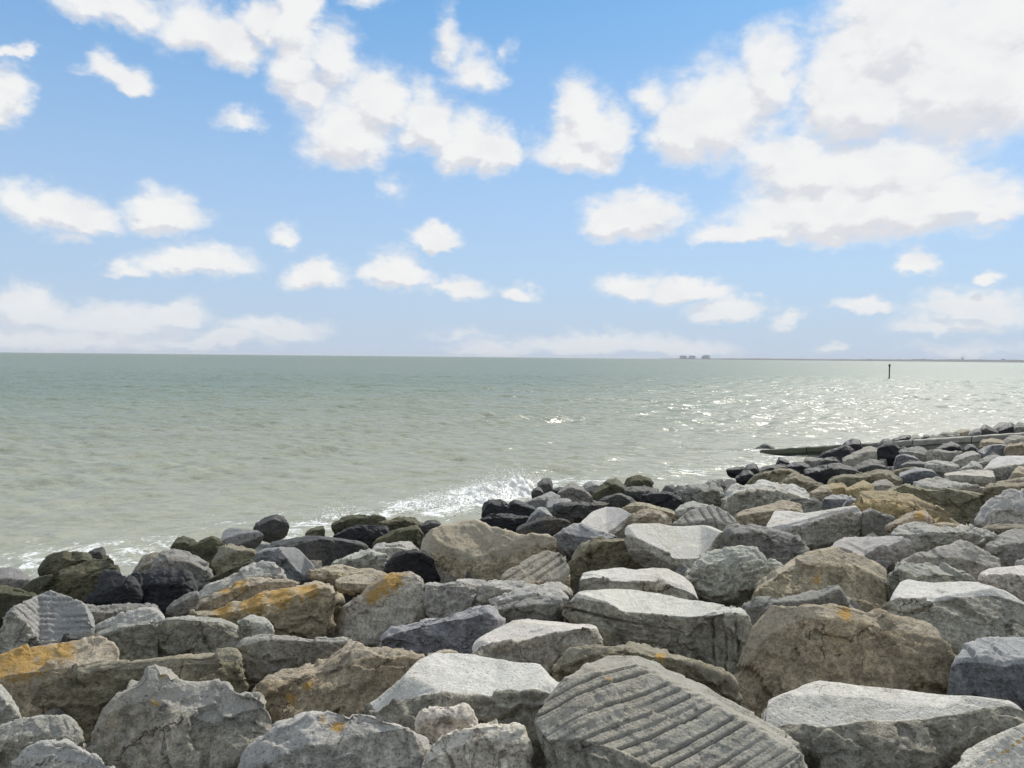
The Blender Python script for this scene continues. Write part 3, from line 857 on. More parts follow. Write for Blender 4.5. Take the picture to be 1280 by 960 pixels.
R('H', 'D', 'dark wet knob sticking up out of the breaking wave',
  (383,130, 420,95, 470,92, 484,132), [.4], (390,180, 440,195, 484,180))
R('H', 'g', 'grey triangular rock at the waterline right of the breaking wave',
  (518,200, 570,150, 610,125, 660,145, 720,190, 742,217), (520,207, 600,165, 680,180, 743,222), (525,250, 650,255, 743,250))
R('H', 'K', 'small black stone left of the grey triangular rock',
  (480,165, 530,153, 568,158), [.4], (485,205, 568,205))
R('H', 'S', 'small wet stone in foam between triangular rock and green wedge',
  (688,135, 740,108, 780,115, 807,138), [.4], (700,185, 807,180))
R('H', 'A', 'green black wedge shaped rock at the waterline centre right',
  (742,210, 800,150, 850,110, 910,90, 950,110, 978,168), (745,215, 830,160, 910,135, 979,172), (750,245, 850,235, 900,220, 979,205))
R('H', 'D', 'dark wedge with a pale flat right face below the green black wedge',
  (778,245, 860,215, 930,190, 1000,220, 1058,248), (782,250, 870,230, 930,198, 980,235, 1059,254), (790,275, 900,290, 1059,275), twotone=1)
R('H', 'A', 'low greenish rock right of the green black wedge at the waterline',
  (952,135, 990,90, 1060,75, 1140,80, 1153,122), [.35], (965,185, 1080,175, 1153,165), wet=.1)
R('H', 'D', 'dark rounded stone between green black wedge and black tarry block',
  (962,178, 1020,150, 1110,150, 1203,172), [.35], (965,225, 1080,255, 1203,225), rd=3)

R('I', 'K', 'black tarry block with vertical drips at centre right',
  (8,320, 50,285, 150,290, 250,310, 282,352), (10,330, 80,302, 180,308, 283,358), (12,365, 120,410, 240,420, 283,392), rel=1.5)
R('I', 'g', 'dark knobbly boulder with a honeycomb surface right of the tarry block',
  (238,305, 300,255, 360,240, 420,240, 490,215, 530,260, 554,312), (240,315, 330,285, 430,295, 500,285, 555,322), (246,350, 300,375, 380,375, 440,400, 555,400), rel=2.0, rd=2, wet=.3)
R('I', 'L', 'light grey rounded stone under the dark knobbly boulder',
  (230,410, 300,365, 350,352, 420,375, 465,392), [.45], (235,440, 300,465, 465,420), rd=3)
R('I', 'G', 'grey brown boulder with diagonal drill ribs above the cream flat slab',
  (218,495, 320,430, 420,390, 500,380, 560,410, 620,450, 662,518), (220,502, 300,505, 400,500, 500,500, 580,518, 663,526), (226,535, 300,545, 450,555, 663,555), tilt=32, flat=.5, stain=.5, grooves=[(500,390,570,500,.10,.03,'t')])
R('I', 'G', 'big broad grey boulder with a pinkish right half and a chalky top strip',
  (548,265, 600,240, 700,235, 830,225, 900,250, 1000,240, 1060,260, 1130,300, 1200,330, 1223,382), (550,280, 650,282, 740,298, 800,305, 900,312, 1000,325, 1100,350, 1224,396), (558,400, 640,455, 700,435, 850,410, 950,400, 1080,440, 1224,430), stain=.45, face=60, patch=[(660,245,60),(760,240,60)], pale=1, flat=.3)
R('I', 'T', 'pinkish tan boulder with fine slanting ribs on its left end',
  (622,468, 680,430, 780,395, 900,370, 980,355, 1060,385, 1112,422), (626,478, 720,448, 820,432, 920,420, 1000,410, 1113,432), (634,505, 700,535, 830,560, 880,535, 1000,470, 1113,460), face=55, blotch=.3, stain=.6, grooves=[(740,440,820,530,.07,.022,'f')])
R('I', 'G', 'grey boulder with a bright flat white top left of the dark stone gap',
  (838,550, 900,420, 1000,425, 1100,440, 1200,425, 1290,410, 1350,400, 1450,395, 1497,432), (842,556, 930,532, 1040,512, 1140,482, 1280,440, 1400,418, 1498,442), (850,575, 1000,595, 1100,640, 1180,655, 1280,630, 1350,620, 1498,600), tilt=8, face=62, patch=[(950,480,110),(1080,460,90),(1180,440,60)], pale=1, flat=.9)
R('I', 'g', 'dark grey wide boulder with a humped left end right of the cream slab',
  (428,725, 500,620, 580,560, 650,525, 740,525, 830,550, 960,555, 1050,570, 1120,610, 1143,642), (432,732, 530,635, 620,580, 740,570, 850,582, 980,588, 1080,615, 1144,648), (440,750, 600,720, 760,700, 850,780, 930,795, 1000,765, 1080,710, 1144,668), face=62)
R('I', 'L', 'light grey pitted boulder left of the large lichen flecked tan boulder',
  (306,775, 420,730, 540,690, 660,645, 750,640, 810,690, 870,750, 935,778), (309,795, 450,795, 560,775, 680,755, 800,778, 936,792), (312,880, 420,990, 560,1010, 700,960, 800,870, 936,820), tilt=34, rel=1.4)
R('I', 'T', 'large tan boulder with a sharp ridge and orange lichen flecks',
  (688,940, 760,890, 860,830, 950,770, 1050,690, 1130,650, 1200,645, 1280,650, 1380,700, 1480,740, 1560,780, 1610,820, 1628,900), (692,960, 850,880, 950,830, 1100,790, 1250,775, 1400,800, 1500,830, 1629,920),
  (700,1000, 900,1080, 1100,1070, 1300,1070, 1450,1090, 1550,1130, 1629,1120), tilt=32, face=48, lichen=[(1190,870,30),(1150,890,20)], stain=.5, rd=1)

R('D', 'g', 'small dark stone with a lit upper face in front of the large ridged tan boulder',
  (-172,158, -60,125, 0,112, 60,125, 170,110, 270,75, 350,55, 390,100, 452,180), (-165,170, 0,138, 150,138, 250,126, 345,68, 380,138, 453,186), (-120,330, -60,300, 0,240, 60,200, 230,200, 350,205, 453,200), twotone=1, rd=1)
R('J', 'Y', 'wide yellowish boulder with a smooth rounded back at right',
  (95,290, 160,295, 300,300, 450,305, 600,320, 700,360, 780,420, 850,480, 892,514), (100,320, 200,345, 300,360, 450,370, 600,395, 720,430, 893,520), (160,380, 220,430, 320,460, 420,490, 500,470, 640,520, 893,535), face=42, rd=2, tilt=24)
R('J', 'Y', 'squat yellow stone at the upper left end of the yellowish boulder',
  (92,260, 150,230, 210,218, 260,225, 284,292), [.4], (95,320, 160,340, 284,325))
R('J', 'Y', 'flat yellow stone left of the squat yellow stone',
  (-135,295, -70,260, 0,235, 70,230, 100,262), [.4], (-130,330, -20,335, 100,318))
R('J', 'B', 'grey cube like stone under the flat yellow stone',
  (-66,335, 0,315, 60,314, 117,320), (-63,342, 0,344, 117,346), (-62,430, 20,425, 117,405), stain=.2)
R('J', 'B', 'purple grey pointed stone right of the grey cube like stone',
  (57,398, 90,345, 120,312, 160,335, 218,392), [.3], (62,425, 218,420))
R('J', 'g', 'blunt dark grey boulder left of the small lichen topped tan hump',
  (205,425, 250,400, 310,430, 380,450, 423,467), (208,440, 260,420, 330,448, 424,476), (206,600, 300,610, 370,560, 424,500), face=76)
R('J', 'T', 'small tan hump with an ochre lichen mark in front of the yellowish boulder',
  (366,535, 430,480, 500,440, 570,418, 625,425, 683,492), (370,540, 470,495, 560,458, 640,468, 686,502), (372,560, 600,545, 686,535), lichen=[(580,455,30)], rd=2)
R('J', 'L', 'low layered grey slab across the middle of the right side',
  (303,585, 350,550, 450,525, 580,508, 660,515, 730,525, 800,535, 950,540, 1050,560, 1078,592), (306,592, 420,580, 520,582, 650,570, 800,566, 900,576, 1000,596, 1080,604), (312,620, 460,630, 530,690, 640,640, 800,640, 940,665, 1010,670, 1080,630), ledge=2.2, bed=(0,-.15,1), tilt=18)
R('J', 'T', 'thin tan plank shaped stone lying on the layered grey slab',
  (676,500, 760,495, 860,510, 905,522), [.4], (680,525, 905,545), th=.5)
R('J', 'L', 'boulder with a pale cracked top and a dark shaded right front',
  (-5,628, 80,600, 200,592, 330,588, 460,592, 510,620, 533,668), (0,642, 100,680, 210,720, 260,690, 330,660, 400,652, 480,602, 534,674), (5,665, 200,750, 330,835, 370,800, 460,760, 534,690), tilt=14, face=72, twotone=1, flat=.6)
R('J', 'G', 'broad grey granite boulder with a low domed top at right',
  (455,728, 560,650, 650,600, 720,575, 830,575, 880,600, 960,645, 1040,690, 1080,730, 1118,802), (460,742, 560,732, 700,735, 850,735, 920,752, 1000,782, 1119,808), (466,780, 600,820, 800,860, 950,890, 1119,840), tilt=30, rd=2)
R('J', 'G', 'slab with a smooth grey left side at the foot of the domed granite boulder',
  (340,825, 420,790, 520,770, 640,770, 740,790, 830,830, 955,852), (345,835, 450,818, 560,850, 700,845, 956,866), (330,990, 400,1000, 500,930, 700,910, 956,900), face=76)
R('J', 'G', 'light grey boulder with a dark hollow front near the right edge',
  (1017,668, 1090,600, 1160,555, 1220,545, 1345,560), (1020,675, 1080,664, 1170,645, 1260,640, 1346,640), (1040,710, 1100,810, 1130,830, 1220,810, 1346,810), tilt=24, twotone=1)
R('J', 'L', 'pale topped slab cut by the right edge behind the pale boulder',
  (955,855, 1050,810, 1150,795, 1280,785, 1420,780), (960,866, 1060,850, 1180,845, 1280,862, 1420,872), (972,910, 1060,950, 1150,970, 1200,1000, 1420,1020), pale=1, tilt=6)
R('J', 'G', 'small grey stone at the right edge above the pale topped slab',
  (1222,775, 1260,725, 1300,710, 1420,700), [.4], (1225,815, 1420,815))
R('J', 'L', 'pale triangular boulder with a dark recessed front at the right edge',
  (936,515, 1000,430, 1050,350, 1120,300, 1180,275, 1280,270, 1420,285), (940,520, 1020,495, 1100,418, 1200,395, 1280,425, 1420,432), (945,535, 1100,550, 1420,555), tilt=38, face=70, twotone=1)
R('J', 'O', 'low olive ledge under the pale triangular boulder',
  (938,526, 1100,520, 1280,525, 1420,530), [.3], (1040,585, 1080,610, 1200,595, 1420,595))
R('J', 'O', 'wide olive brown boulder hanging over a deep gap right of the yellowish boulder',
  (355,300, 420,250, 480,238, 560,250, 640,280, 700,280, 780,262, 850,272, 960,285, 1010,290, 1048,330), (360,308, 480,252, 640,292, 780,276, 960,298, 1049,340), (370,330, 600,350, 700,390, 800,480, 890,535, 930,540, 1000,460, 1049,360), face=70, wet=.0)
R('J', 'L', 'light grey boulder with a flat tan ledge above the olive brown boulder',
  (467,245, 560,190, 640,175, 700,185, 880,200, 1000,215, 1042,236), (475,250, 580,246, 680,262, 700,268, 850,262, 960,262, 1043,242), (480,270, 650,310, 850,310, 1043,265), tilt=16, stain=.35)
R('J', 'P', 'pale log shaped stone resting on the tan ledge',
  (743,184, 780,155, 880,145, 1000,148, 1080,155, 1099,186), (745,190, 830,182, 950,185, 1040,196, 1100,194), (756,208, 900,222, 1050,235, 1100,215), th=.6, rd=3, tilt=8)
R('J', 'G', 'block with a pale flat top above the ochre grey slope at the right edge',
  (1000,120, 1060,75, 1130,58, 1280,55, 1420,55), (1004,128, 1060,98, 1140,100, 1280,90, 1420,86), (1006,160, 1080,180, 1100,235, 1180,240, 1280,160, 1420,150), pale=1, tilt=5)
R('J', 'T', 'tan stone at the right edge beneath the pale topped block',
  (1176,205, 1210,130, 1240,118, 1290,130, 1420,150), [.4], (1185,240, 1420,245))
R('J', 'O', 'long grey stone with ochre tint near the right edge above the pale triangle',
  (986,280, 1080,230, 1180,210, 1260,190, 1420,170), (990,288, 1100,256, 1200,248, 1420,232), (996,320, 1080,335, 1180,310, 1420,310))

R('L', 'K', 'black peaked rock in front of the groyne',
  (-62,335, 20,290, 90,250, 140,270, 178,332), (-60,345, 30,305, 90,275, 179,338), (-58,430, 80,430, 179,375))
R('L', 'B', 'blue grey blunt stone below the black peaked rock',
  (127,474, 150,380, 200,355, 260,370, 343,412), (130,482, 160,395, 220,380, 344,420), (136,505, 200,490, 344,450))
R('L', 'g', 'olive grey slab right of the blue grey blunt stone, under the groyne',
  (158,350, 240,315, 340,310, 423,347), [.4], (240,405, 340,450, 423,445))
R('L', 'G', 'grey slab with a vertical break at centre of the upper right rocks',
  (398,352, 500,340, 600,345, 762,348), (400,362, 500,355, 600,365, 763,356), (415,445, 540,435, 660,425, 763,385))
R('L', 'K', 'black hollow looking rock just in front of the groyne',
  (496,325, 560,290, 640,260, 700,280, 752,312), [.4], (515,370, 640,375, 752,370))
R('L', 'D', 'small dark round stone right of the black hollow rock',
  (743,314, 790,275, 830,290, 853,308), [.4], (755,365, 853,352), rd=3)
R('L', 'L', 'light grey slope of rock below the small dark round stone',
  (626,445, 700,390, 780,350, 860,325, 893,352), [.4], (640,490, 760,485, 893,425))
R('L', 'g', 'dark mottled stone left of a lighter flat one, upper right',
  (192,465, 240,432, 310,430, 400,440, 433,462), [.4], (200,505, 340,520, 433,505))
R('L', 'L', 'lighter flat stone right of the dark mottled stone, upper right',
  (400,445, 480,425, 560,435, 640,450, 713,482), [.4], (402,515, 500,530, 620,540, 713,520))
R('L', 'L', 'pale wedge of stone above the log shaped stone',
  (676,515, 760,470, 840,440, 900,480, 913,512), [.4], (685,545, 913,545))
R('L', 'G', 'grey flat boulder above the block with a pale flat top',
  (856,445, 940,400, 1020,385, 1100,395), [.4], (862,500, 960,500, 1100,450))
R('L', 'B', 'dark stone with a lit left flank beside the tan cube at the right edge',
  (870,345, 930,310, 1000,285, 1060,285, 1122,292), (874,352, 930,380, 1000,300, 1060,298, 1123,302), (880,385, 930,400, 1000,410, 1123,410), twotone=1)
R('L', 'T', 'tan cube shaped stone at the right edge under the groyne',
  (1107,345, 1140,285, 1280,280, 1440,280), (1110,352, 1150,305, 1440,305), (1112,405, 1440,412), rd=1)
R('L', 'T', 'flat tan stone against the groyne above the lit dark stone',
  (876,262, 980,235, 1080,250, 1163,287), [.4], (885,310, 1163,320))
R('L', 'G', 'grey stone leaning on the groyne at the right edge',
  (1095,240, 1160,215, 1280,210, 1440,205), [.4], (1110,300, 1440,310))
R('L', 'O', 'small olive stone left of the blue slate, upper right',
  (96,525, 160,490, 240,475, 333,497), [.4], (110,560, 333,550))
R('L', 'B', 'flat blue grey slate below the lighter flat stone, upper right',
  (176,545, 260,510, 350,490, 500,500, 563,522), [.35], (185,650, 300,620, 400,570, 563,552), flat=.8)
R('L', 'O', 'brownish mottled stone left of the flat blue grey slate',
  (-64,540, 0,515, 80,510, 110,550, 203,602), [.4], (-62,620, 100,665, 203,640))
R('L', 'G', 'grey stone above the squat yellow stone',
  (-84,650, 0,602, 60,597, 124,652), [.4], (-70,730, 60,735, 124,690))
R('L', 'K', 'small black stone behind the groyne where it rises from the water',
  (-30,285, 30,240, 70,228, 114,264), [.4], (-28,310, 114,310))
R('L', 'K', 'low black stone seaward of the groyne left of the grey round one',
  (100,245, 200,215, 250,205, 278,210), [.4], (104,290, 278,275))
R('L', 'G', 'grey round stone seaward of the groyne', (262,240, 300,200, 330,195, 364,222), [.4], (264,280, 364,275), rd=3)
R('L', 'D', 'left of two dark stones seaward of the groyne', (366,222, 400,196, 440,208), [.4], (368,265, 440,260), rd=3)
R('L', 'D', 'right of two dark stones seaward of the groyne', (436,215, 480,200, 503,215), [.4], (438,262, 503,255))
R('L', 'G', 'flat grey stone seaward of the groyne with a sunlit top',
  (498,210, 560,190, 640,178, 706,185), [.4], (502,255, 706,245))
R('L', 'T', 'pale tan stone seaward of the groyne',
  (636,190, 710,155, 780,142, 804,170), [.4], (640,240, 804,230))
R('L', 'g', 'slanted dark grey stone seaward of the groyne beside the pale tan one',
  (786,190, 840,150, 885,145, 900,175), [.4], (790,235, 900,225))
R('L', 'D', 'dark double humped stone seaward of the groyne',
  (886,150, 910,115, 960,105, 990,130, 1044,160), [.4], (888,215, 1044,205))
R('L', 'G', 'grey pointed stone at the far end of the seaward rocks',
  (1016,130, 1060,90, 1110,90, 1160,105), [.4], (1020,200, 1160,190))
R('L', 'K', 'black hooded stone in front of the grey pointed far stone',
  (1060,150, 1100,118, 1160,88, 1206,120), [.4], (1064,205, 1206,190))
R('L', 'g', 'furthest grey stone seaward of the groyne at the right edge',
  (1195,120, 1240,92, 1280,98, 1400,105), [.4], (1200,190, 1400,180))
R('K', 'D', 'low black triangular rock out in the sea beyond the groyne tip',
  (140,321, 210,300, 270,278, 310,300, 352,321), [.5], (145,335, 352,335))
R('K', 'K', 'glossy black rock against the groyne with spray behind it',
  (932,310, 980,255, 1040,235, 1100,245, 1115,298), [.4], (936,360, 1000,370, 1115,340), rd=3)
R('K', 'K', 'large smooth black rock below the spray at the groyne',
  (757,395, 800,345, 880,325, 950,290, 1040,320, 1068,372), (760,402, 820,350, 900,335, 960,310, 1068,380), (765,425, 900,450, 930,450, 1068,400), rd=3)
R('K', 'G', 'grey brown slab leaning beside the large smooth black rock',
  (926,430, 1040,360, 1120,320, 1200,300, 1254,305), [.4], (945,480, 1100,495, 1200,450, 1254,420), stain=.5)
R('K', 'g', 'flat topped dark stone left of the large smooth black rock',
  (602,440, 625,400, 700,405, 774,408), [.35], (620,490, 690,510, 774,450))
R('K', 'K', 'small black triangular rock in the foam near the groyne',
  (345,462, 385,395, 430,415, 485,445), [.4], (350,490, 485,485))
R('K', 'D', 'dark brown flat rock at the edge of the foam',
  (205,505, 300,470, 400,468, 464,475), [.35], (212,585, 300,560, 464,530), stain=.4)
R('K', 'K', 'black hump right of the dark brown flat rock',
  (425,495, 480,455, 570,445, 640,470, 666,494), [.4], (445,525, 560,545, 666,525))
R('K', 'K', 'flat black stone at the left end of the far waterline rocks',
  (-85,502, 0,490, 74,487), [.4], (-80,540, 30,550, 74,535))
R('K', 'K', 'black jagged stone with white water around it',
  (55,525, 100,470, 160,455, 200,480, 219,545), [.4], (60,570, 219,575))
R('K', 'K', 'black wedge in front of the jagged black stone',
  (-5,575, 60,530, 120,510, 174,572), [.4], (10,625, 174,605))
R('K', 'O', 'pale green algae slab in front of the far black rocks',
  (25,605, 200,560, 300,530, 380,505, 470,510, 540,545, 604,562), (30,615, 250,560, 380,530, 500,545, 605,572), (35,650, 250,650, 320,680, 420,640, 605,600), face=45, blotch=.3)
R('K', 'O', 'olive boulder with a crumbling left side beside the algae slab',
  (335,655, 420,580, 500,540, 570,560, 660,590, 774,658), [.4], (390,690, 520,660, 600,725, 650,735, 774,690))
R('K', 'K', 'black rock streaked white right of the algae slab',
  (615,525, 700,480, 760,450, 850,445, 904,482), [.4], (630,600, 760,650, 820,610, 904,540))
R('K', 'D', 'small dark stone behind the white streaked black rock',
  (735,445, 800,405, 860,405, 924,432), [.4], (740,480, 924,470))
R('K', 'D', 'dark ribbed rock right of the white streaked black rock',
  (815,470, 900,455, 960,470, 1040,490, 1094,522), [.4], (850,560, 1000,570, 1094,560))
R('K', 'D', 'dark grey hump with a ribbed left end below the leaning slab',
  (1035,505, 1100,460, 1180,420, 1250,425, 1324,458), [.4], (1070,565, 1180,565, 1324,540))
R('K', 'O', 'long low greyish rock above the yellow stones',
  (775,645, 850,590, 950,560, 1100,545, 1200,535, 1280,520, 1420,525), [.4], (790,670, 980,655, 1100,640, 1220,640, 1420,625))
R('K', 'T', 'small tan stone left of the flat yellow stone',
  (656,705, 740,660, 800,650, 846,700), [.4], (664,755, 760,770, 846,755))

R('D', 'T', 'large rough brown boulder with an orange lichen patch on its crest',
  (-188,540, -180,490, -130,420, -80,310, 0,200, 40,155, 100,160, 200,148, 330,150, 450,185, 560,200, 650,240, 740,270, 850,310, 930,330, 985,372), (-185,560, -100,420, 0,290, 100,230, 250,210, 400,228, 550,262, 700,302, 850,340, 988,388),
  (-150,650, -90,670, 0,640, 180,600, 300,600, 500,610, 700,610, 900,600, 988,420), face=56, tilt=26, lichen=[(385,190,30),(390,212,18),(880,325,13)], stain=.7, blotch=.35, rel=1.2, chip=.6)
R('D', 'G', 'boulder with a clean pale flat top above the blue fronted block',
  (586,178, 620,100, 660,40, 720,20, 850,15, 1000,22, 1080,45, 1180,68, 1240,100, 1290,140, 1420,215), (588,186, 650,118, 760,135, 830,132, 900,117, 1000,102, 1150,78, 1250,112, 1420,225), (575,215, 700,270, 850,320, 960,370, 1000,395, 1080,340, 1200,320, 1420,300), pale=1, tilt=5, face=58, stain=.15)
R('D', 'B', 'dark blue grey fronted block with a rough light top at right edge',
  (925,440, 970,380, 1060,330, 1150,312, 1280,315, 1440,330), (927,450, 1000,438, 1100,440, 1180,458, 1280,445, 1440,450), (900,590, 1050,610, 1150,640, 1250,720, 1280,780, 1440,790), tilt=14, face=78, twotone=1, flat=.3, rd=1)
R('D', 'G', 'large flat pale topped slab with a split dark front at the bottom right',
  (-105,645, 0,595, 180,545, 310,530, 520,540, 640,560, 720,555, 850,565, 1010,580, 1130,600, 1200,640, 1257,692), (-102,655, 0,700, 160,717, 320,707, 500,702, 700,707, 870,702, 980,667, 1090,642, 1180,642, 1260,712),
  (-95,700, 230,820, 300,1000, 600,1050, 880,1000, 1000,910, 1180,840, 1260,750), pale=1, tilt=4, face=58, res=1.4, k=.93, rel=.9, ledge=.8, chip=.45, stain=.3)
R('D', 'P', 'pale boulder with an ochre streak in the bottom right corner',
  (885,965, 980,880, 1080,830, 1180,790, 1280,750, 1440,715), (885,1000, 1000,985, 1200,960, 1440,940), (885,1080, 1440,1080), tilt=34, lichen=[(1120,925,9),(1145,905,11),(1170,888,9),(1195,872,12),(1222,852,10),(1248,832,11),(1275,815,9)], flat=.6, k=.9)

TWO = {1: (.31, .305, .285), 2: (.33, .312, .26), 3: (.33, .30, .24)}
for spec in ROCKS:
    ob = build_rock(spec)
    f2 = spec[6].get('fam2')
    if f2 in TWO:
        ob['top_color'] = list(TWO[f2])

# the slope goes on past both edges of the view
def carry_on():
    r = np.random.default_rng(31)
    src = [o for o in COL.objects if o.name.startswith('boulder') and .75 < max(o.dimensions[:2] if o.dimensions[0] else (0, 0)) < 1.6]
    if not src:
        return
    n = 0
    for l in np.arange(-9, 34, 1.05):
        for s_ in np.arange(-.8, 12.5, .95):
            s2, l2 = s_ + r.uniform(-.2, .2), l + r.uniform(-.25, .25)
            x, y = -.648 * s2 + .762 * l2, .762 * s2 + .648 * l2
            out = abs(x) - .685 * max(y, 0)
            if not (.90 < out < (3.4 if x > 0 else 2.6)) or math.hypot(x, y) < 2.4 or y < .6 or y > 22:
                continue
            o = src[int(r.integers(len(src)))]
            c = o.copy()
            COL.objects.link(c)
            zg = H - (1.55 + max(s2 - 3, 0) * .138 + .55)
            c.location = (x, y, zg - .10)
            c.rotation_euler = (0, 0, r.uniform(0, 6.28))
            k = 1.05 / max(o.dimensions[:2])
            c.scale = (k, k, k)
            c['label'] = 'boulder of the same slope lying past the edge of the view'
            n += 1
    print('boulders past the edges', n)


bpy.context.view_layer.update()
carry_on()

# ------------------------------------------------------------------ ground under the boulders
def slope_material():
    m, T = new_mat('dark_rubble')
    tc = T.node('ShaderNodeTexCoord')
    n = T.noise(tc.outputs['Object'], 7.0, 6, .65)
    c = T.mix(n, (.03, .03, .027), (.085, .08, .07))
    b = T.node('ShaderNodeBump', {'Strength': .8, 'Distance': .1, 'Height': n})
    p = T.node('ShaderNodeBsdfPrincipled', {'Base Color': c, 'Roughness': .85, 'Normal': b.outputs[0]})
    T.node('ShaderNodeOutputMaterial', {0: p.outputs[0]})
    return m


def build_slope():
    # sheet in shore coordinates: s towards the sea, l along the shore
    ss = np.concatenate([np.linspace(-400, -14, 12), np.linspace(-12, 30, 130), np.linspace(32, 400, 10)])
    ll = np.concatenate([np.linspace(-600, -42, 10), np.linspace(-40, 70, 220), np.linspace(75, 600, 10)])
    A, B = np.meshgrid(ss, ll, indexing='ij')
    x = -0.648 * A + 0.762 * B
    y = 0.762 * A + 0.648 * B
    dr = 1.55 + np.maximum(A - 3, 0) * .138 + .55
    z = np.maximum(H - dr, -3.0)
    P = np.stack([x.ravel(), y.ravel(), z.ravel()], 1)
    near = ((A > -12) & (A < 30)).ravel()
    P[:, 2] += near * (.22 * fbm(P * 1.1, 4) + .06 * fbm(P * 4.0, 3))
    n, m = A.shape
    i = np.arange(n - 1)[:, None] * m
    j = np.arange(m - 1)[None, :]
    q = np.stack([i + j, i + j + m, i + j + m + 1, i + j + 1], -1).reshape(-1, 4)
    o = link('rubble_ground', grid_mesh('rubble_ground', P, q), slope_material())
    tag(o, kind='structure')


build_slope()


def build_rubble():
    import bmesh
    r = np.random.default_rng(21)
    bm = bmesh.new()
    bmesh.ops.create_icosphere(bm, subdivisions=1, radius=1)
    iv = np.array([v.co[:] for v in bm.verts])
    it = np.array([[v.index for v in f.verts] for f in bm.faces])
    bm.free()
    VV, FF = [], []
    for k in range(1500):
        s_, l = r.uniform(-1.5, 10.3), r.uniform(-7, 34)
        x, y = -.648 * s_ + .762 * l, .762 * s_ + .648 * l
        if y < 1.5:
            continue
        rad = r.uniform(.06, .24)
        q, _ = np.linalg.qr(r.normal(size=(3, 3)))
        v = iv * (1 + r.uniform(-.3, .25, (len(iv), 1))) * r.uniform(.6, 1.2, 3)
        z = H - (1.55 + max(s_ - 3, 0) * .138 + .55) + rad * .4 + r.uniform(0, .18)
        FF.append(it + len(VV) * len(iv))
        VV.append(v @ q * rad + (x, y, z))
    me = mesh_from('rubble_stones', np.concatenate(VV).tolist(), np.concatenate(FF).tolist(), False)
    o = link('rubble_stones', me, STONE)
    o['stone_color'] = [.17, .165, .15]
    o['top_color'] = [.17, .165, .15]
    o['stain'] = .5
    o['wet'] = .15
    o['blotch'] = .1
    tag(o, kind='stuff')


build_rubble()


# ------------------------------------------------------------------ the sea
WAVES = []
wr = np.random.default_rng(11)
for k in range(46):
    lam = .55 * (6.5 / .55) ** (k / 45)
    th = math.radians(-70) + wr.normal(0, .55)            # travelling in towards the shore
    amp = .0125 * lam ** .62 * wr.uniform(.6, 1.3)
    amp *= 1.0 if lam < 2.2 else .6
    WAVES.append((lam, th, amp, wr.uniform(0, 6.28)))


def sea_height(x, y, sp):
    z = np.zeros_like(x)
    gx = 9 * 0
    wob = .9 * fbm(np.stack([x * .05, y * .05, x * 0], 1), 2)
    for lam, th, amp, ph in WAVES:
        kx, ky = math.cos(th) * 2 * math.pi / lam, math.sin(th) * 2 * math.pi / lam
        f = np.clip((lam / sp - 2.2) / 2.0, 0, 1)
        if f.max() <= 0:
            continue
        a = kx * x + ky * y + ph + wob * 3
        z += f * amp * (np.sin(a) + .28 * np.cos(2 * a))
    grp = .75 + .9 * fbm(np.stack([x * .11, y * .11, x * 0 + 5], 1), 3)
    return z * np.clip(grp, .25, 1.6)


def water_material():
    m, T = new_mat('silty_sea_water')
    tc = T.node('ShaderNodeTexCoord')
    P = tc.outputs['Object']
    silt = geo_attr(T, 'silt')
    foam = geo_attr(T, 'foam')
    n0 = T.noise(T.vmath('MULTIPLY', P, (.05, .12, 1)), 1.0, 4, .6)
    sl = T.math('ADD', silt, T.math('MULTIPLY', T.math('SUBTRACT', n0, .5), .35))
    c = T.mix(T.ramp(sl, .0, 1.0), (.188, .236, .188), (.340, .338, .265))
    # ripples of every size tilt the surface; the mesh carries the waves proper
    geo = T.node('ShaderNodeNewGeometry')
    def tilt(vec, sc, det, ro, amt):
        n = T.noise(T.vmath('MULTIPLY', P, vec), sc, det, ro, .4, 'Color')
        return T.vmath('MULTIPLY', T.vmath('SUBTRACT', n, (.5, .5, .5)), (amt, amt, 0))
    t = T.vmath('ADD', tilt((1, 1.6, 1), .30, 3, .6, .24), tilt((1, 2.2, 1), 1.0, 3, .6, .70))
    t = T.vmath('ADD', t, tilt((1, 2.0, 1), 2.8, 3, .6, 1.15))
    t = T.vmath('ADD', t, tilt((1, 1.5, 1), 13.0, 3, .65, .75))
    nrm = T.vmath('NORMALIZE', T.vmath('ADD', geo.outputs['Normal'], t))
    # foam
    fa = T.noise(P, 2.2, 7, .68, 1.0)
    fv = T.noise(T.vmath('MULTIPLY', P, (1, 1, 1)), 9.0, 4, .6, 1.5)
    fm = T.math('ADD', foam, T.math('MULTIPLY', T.math('SUBTRACT', fa, .5), 2.6))
    fm = T.math('ADD', fm, T.math('MULTIPLY', T.math('SUBTRACT', fv, .5), 1.6))
    fm = T.math('MULTIPLY', T.ramp(fm, .50, 1.0), T.ramp(foam, .02, .2))
    # a rough sea shades and hides much of its own grazing reflection
    fr = T.node('ShaderNodeFresnel', {'IOR': 1.33, 'Normal': nrm}).outputs[0]
    fr = T.math('MULTIPLY', fr, .50)
    body = T.node('ShaderNodeBsdfDiffuse', {'Color': c, 'Normal': nrm})
    gloss = T.node('ShaderNodeBsdfGlossy', {'Color': (.62, .62, .62, 1), 'Roughness': .25, 'Normal': nrm})
    w = T.node('ShaderNodeMixShader', {0: fr, 1: body.outputs[0], 2: gloss.outputs[0]})
    fb = T.node('ShaderNodeBump', {'Strength': .7, 'Distance': .06, 'Height': fv})
    f = T.node('ShaderNodeBsdfPrincipled', {'Base Color': (.84, .845, .82, 1), 'Roughness': .7, 'Normal': fb.outputs[0]})
    mx = T.node('ShaderNodeMixShader', {0: fm, 1: w.outputs[0], 2: f.outputs[0]})
    T.node('ShaderNodeOutputMaterial', {0: mx.outputs[0]})
    return m


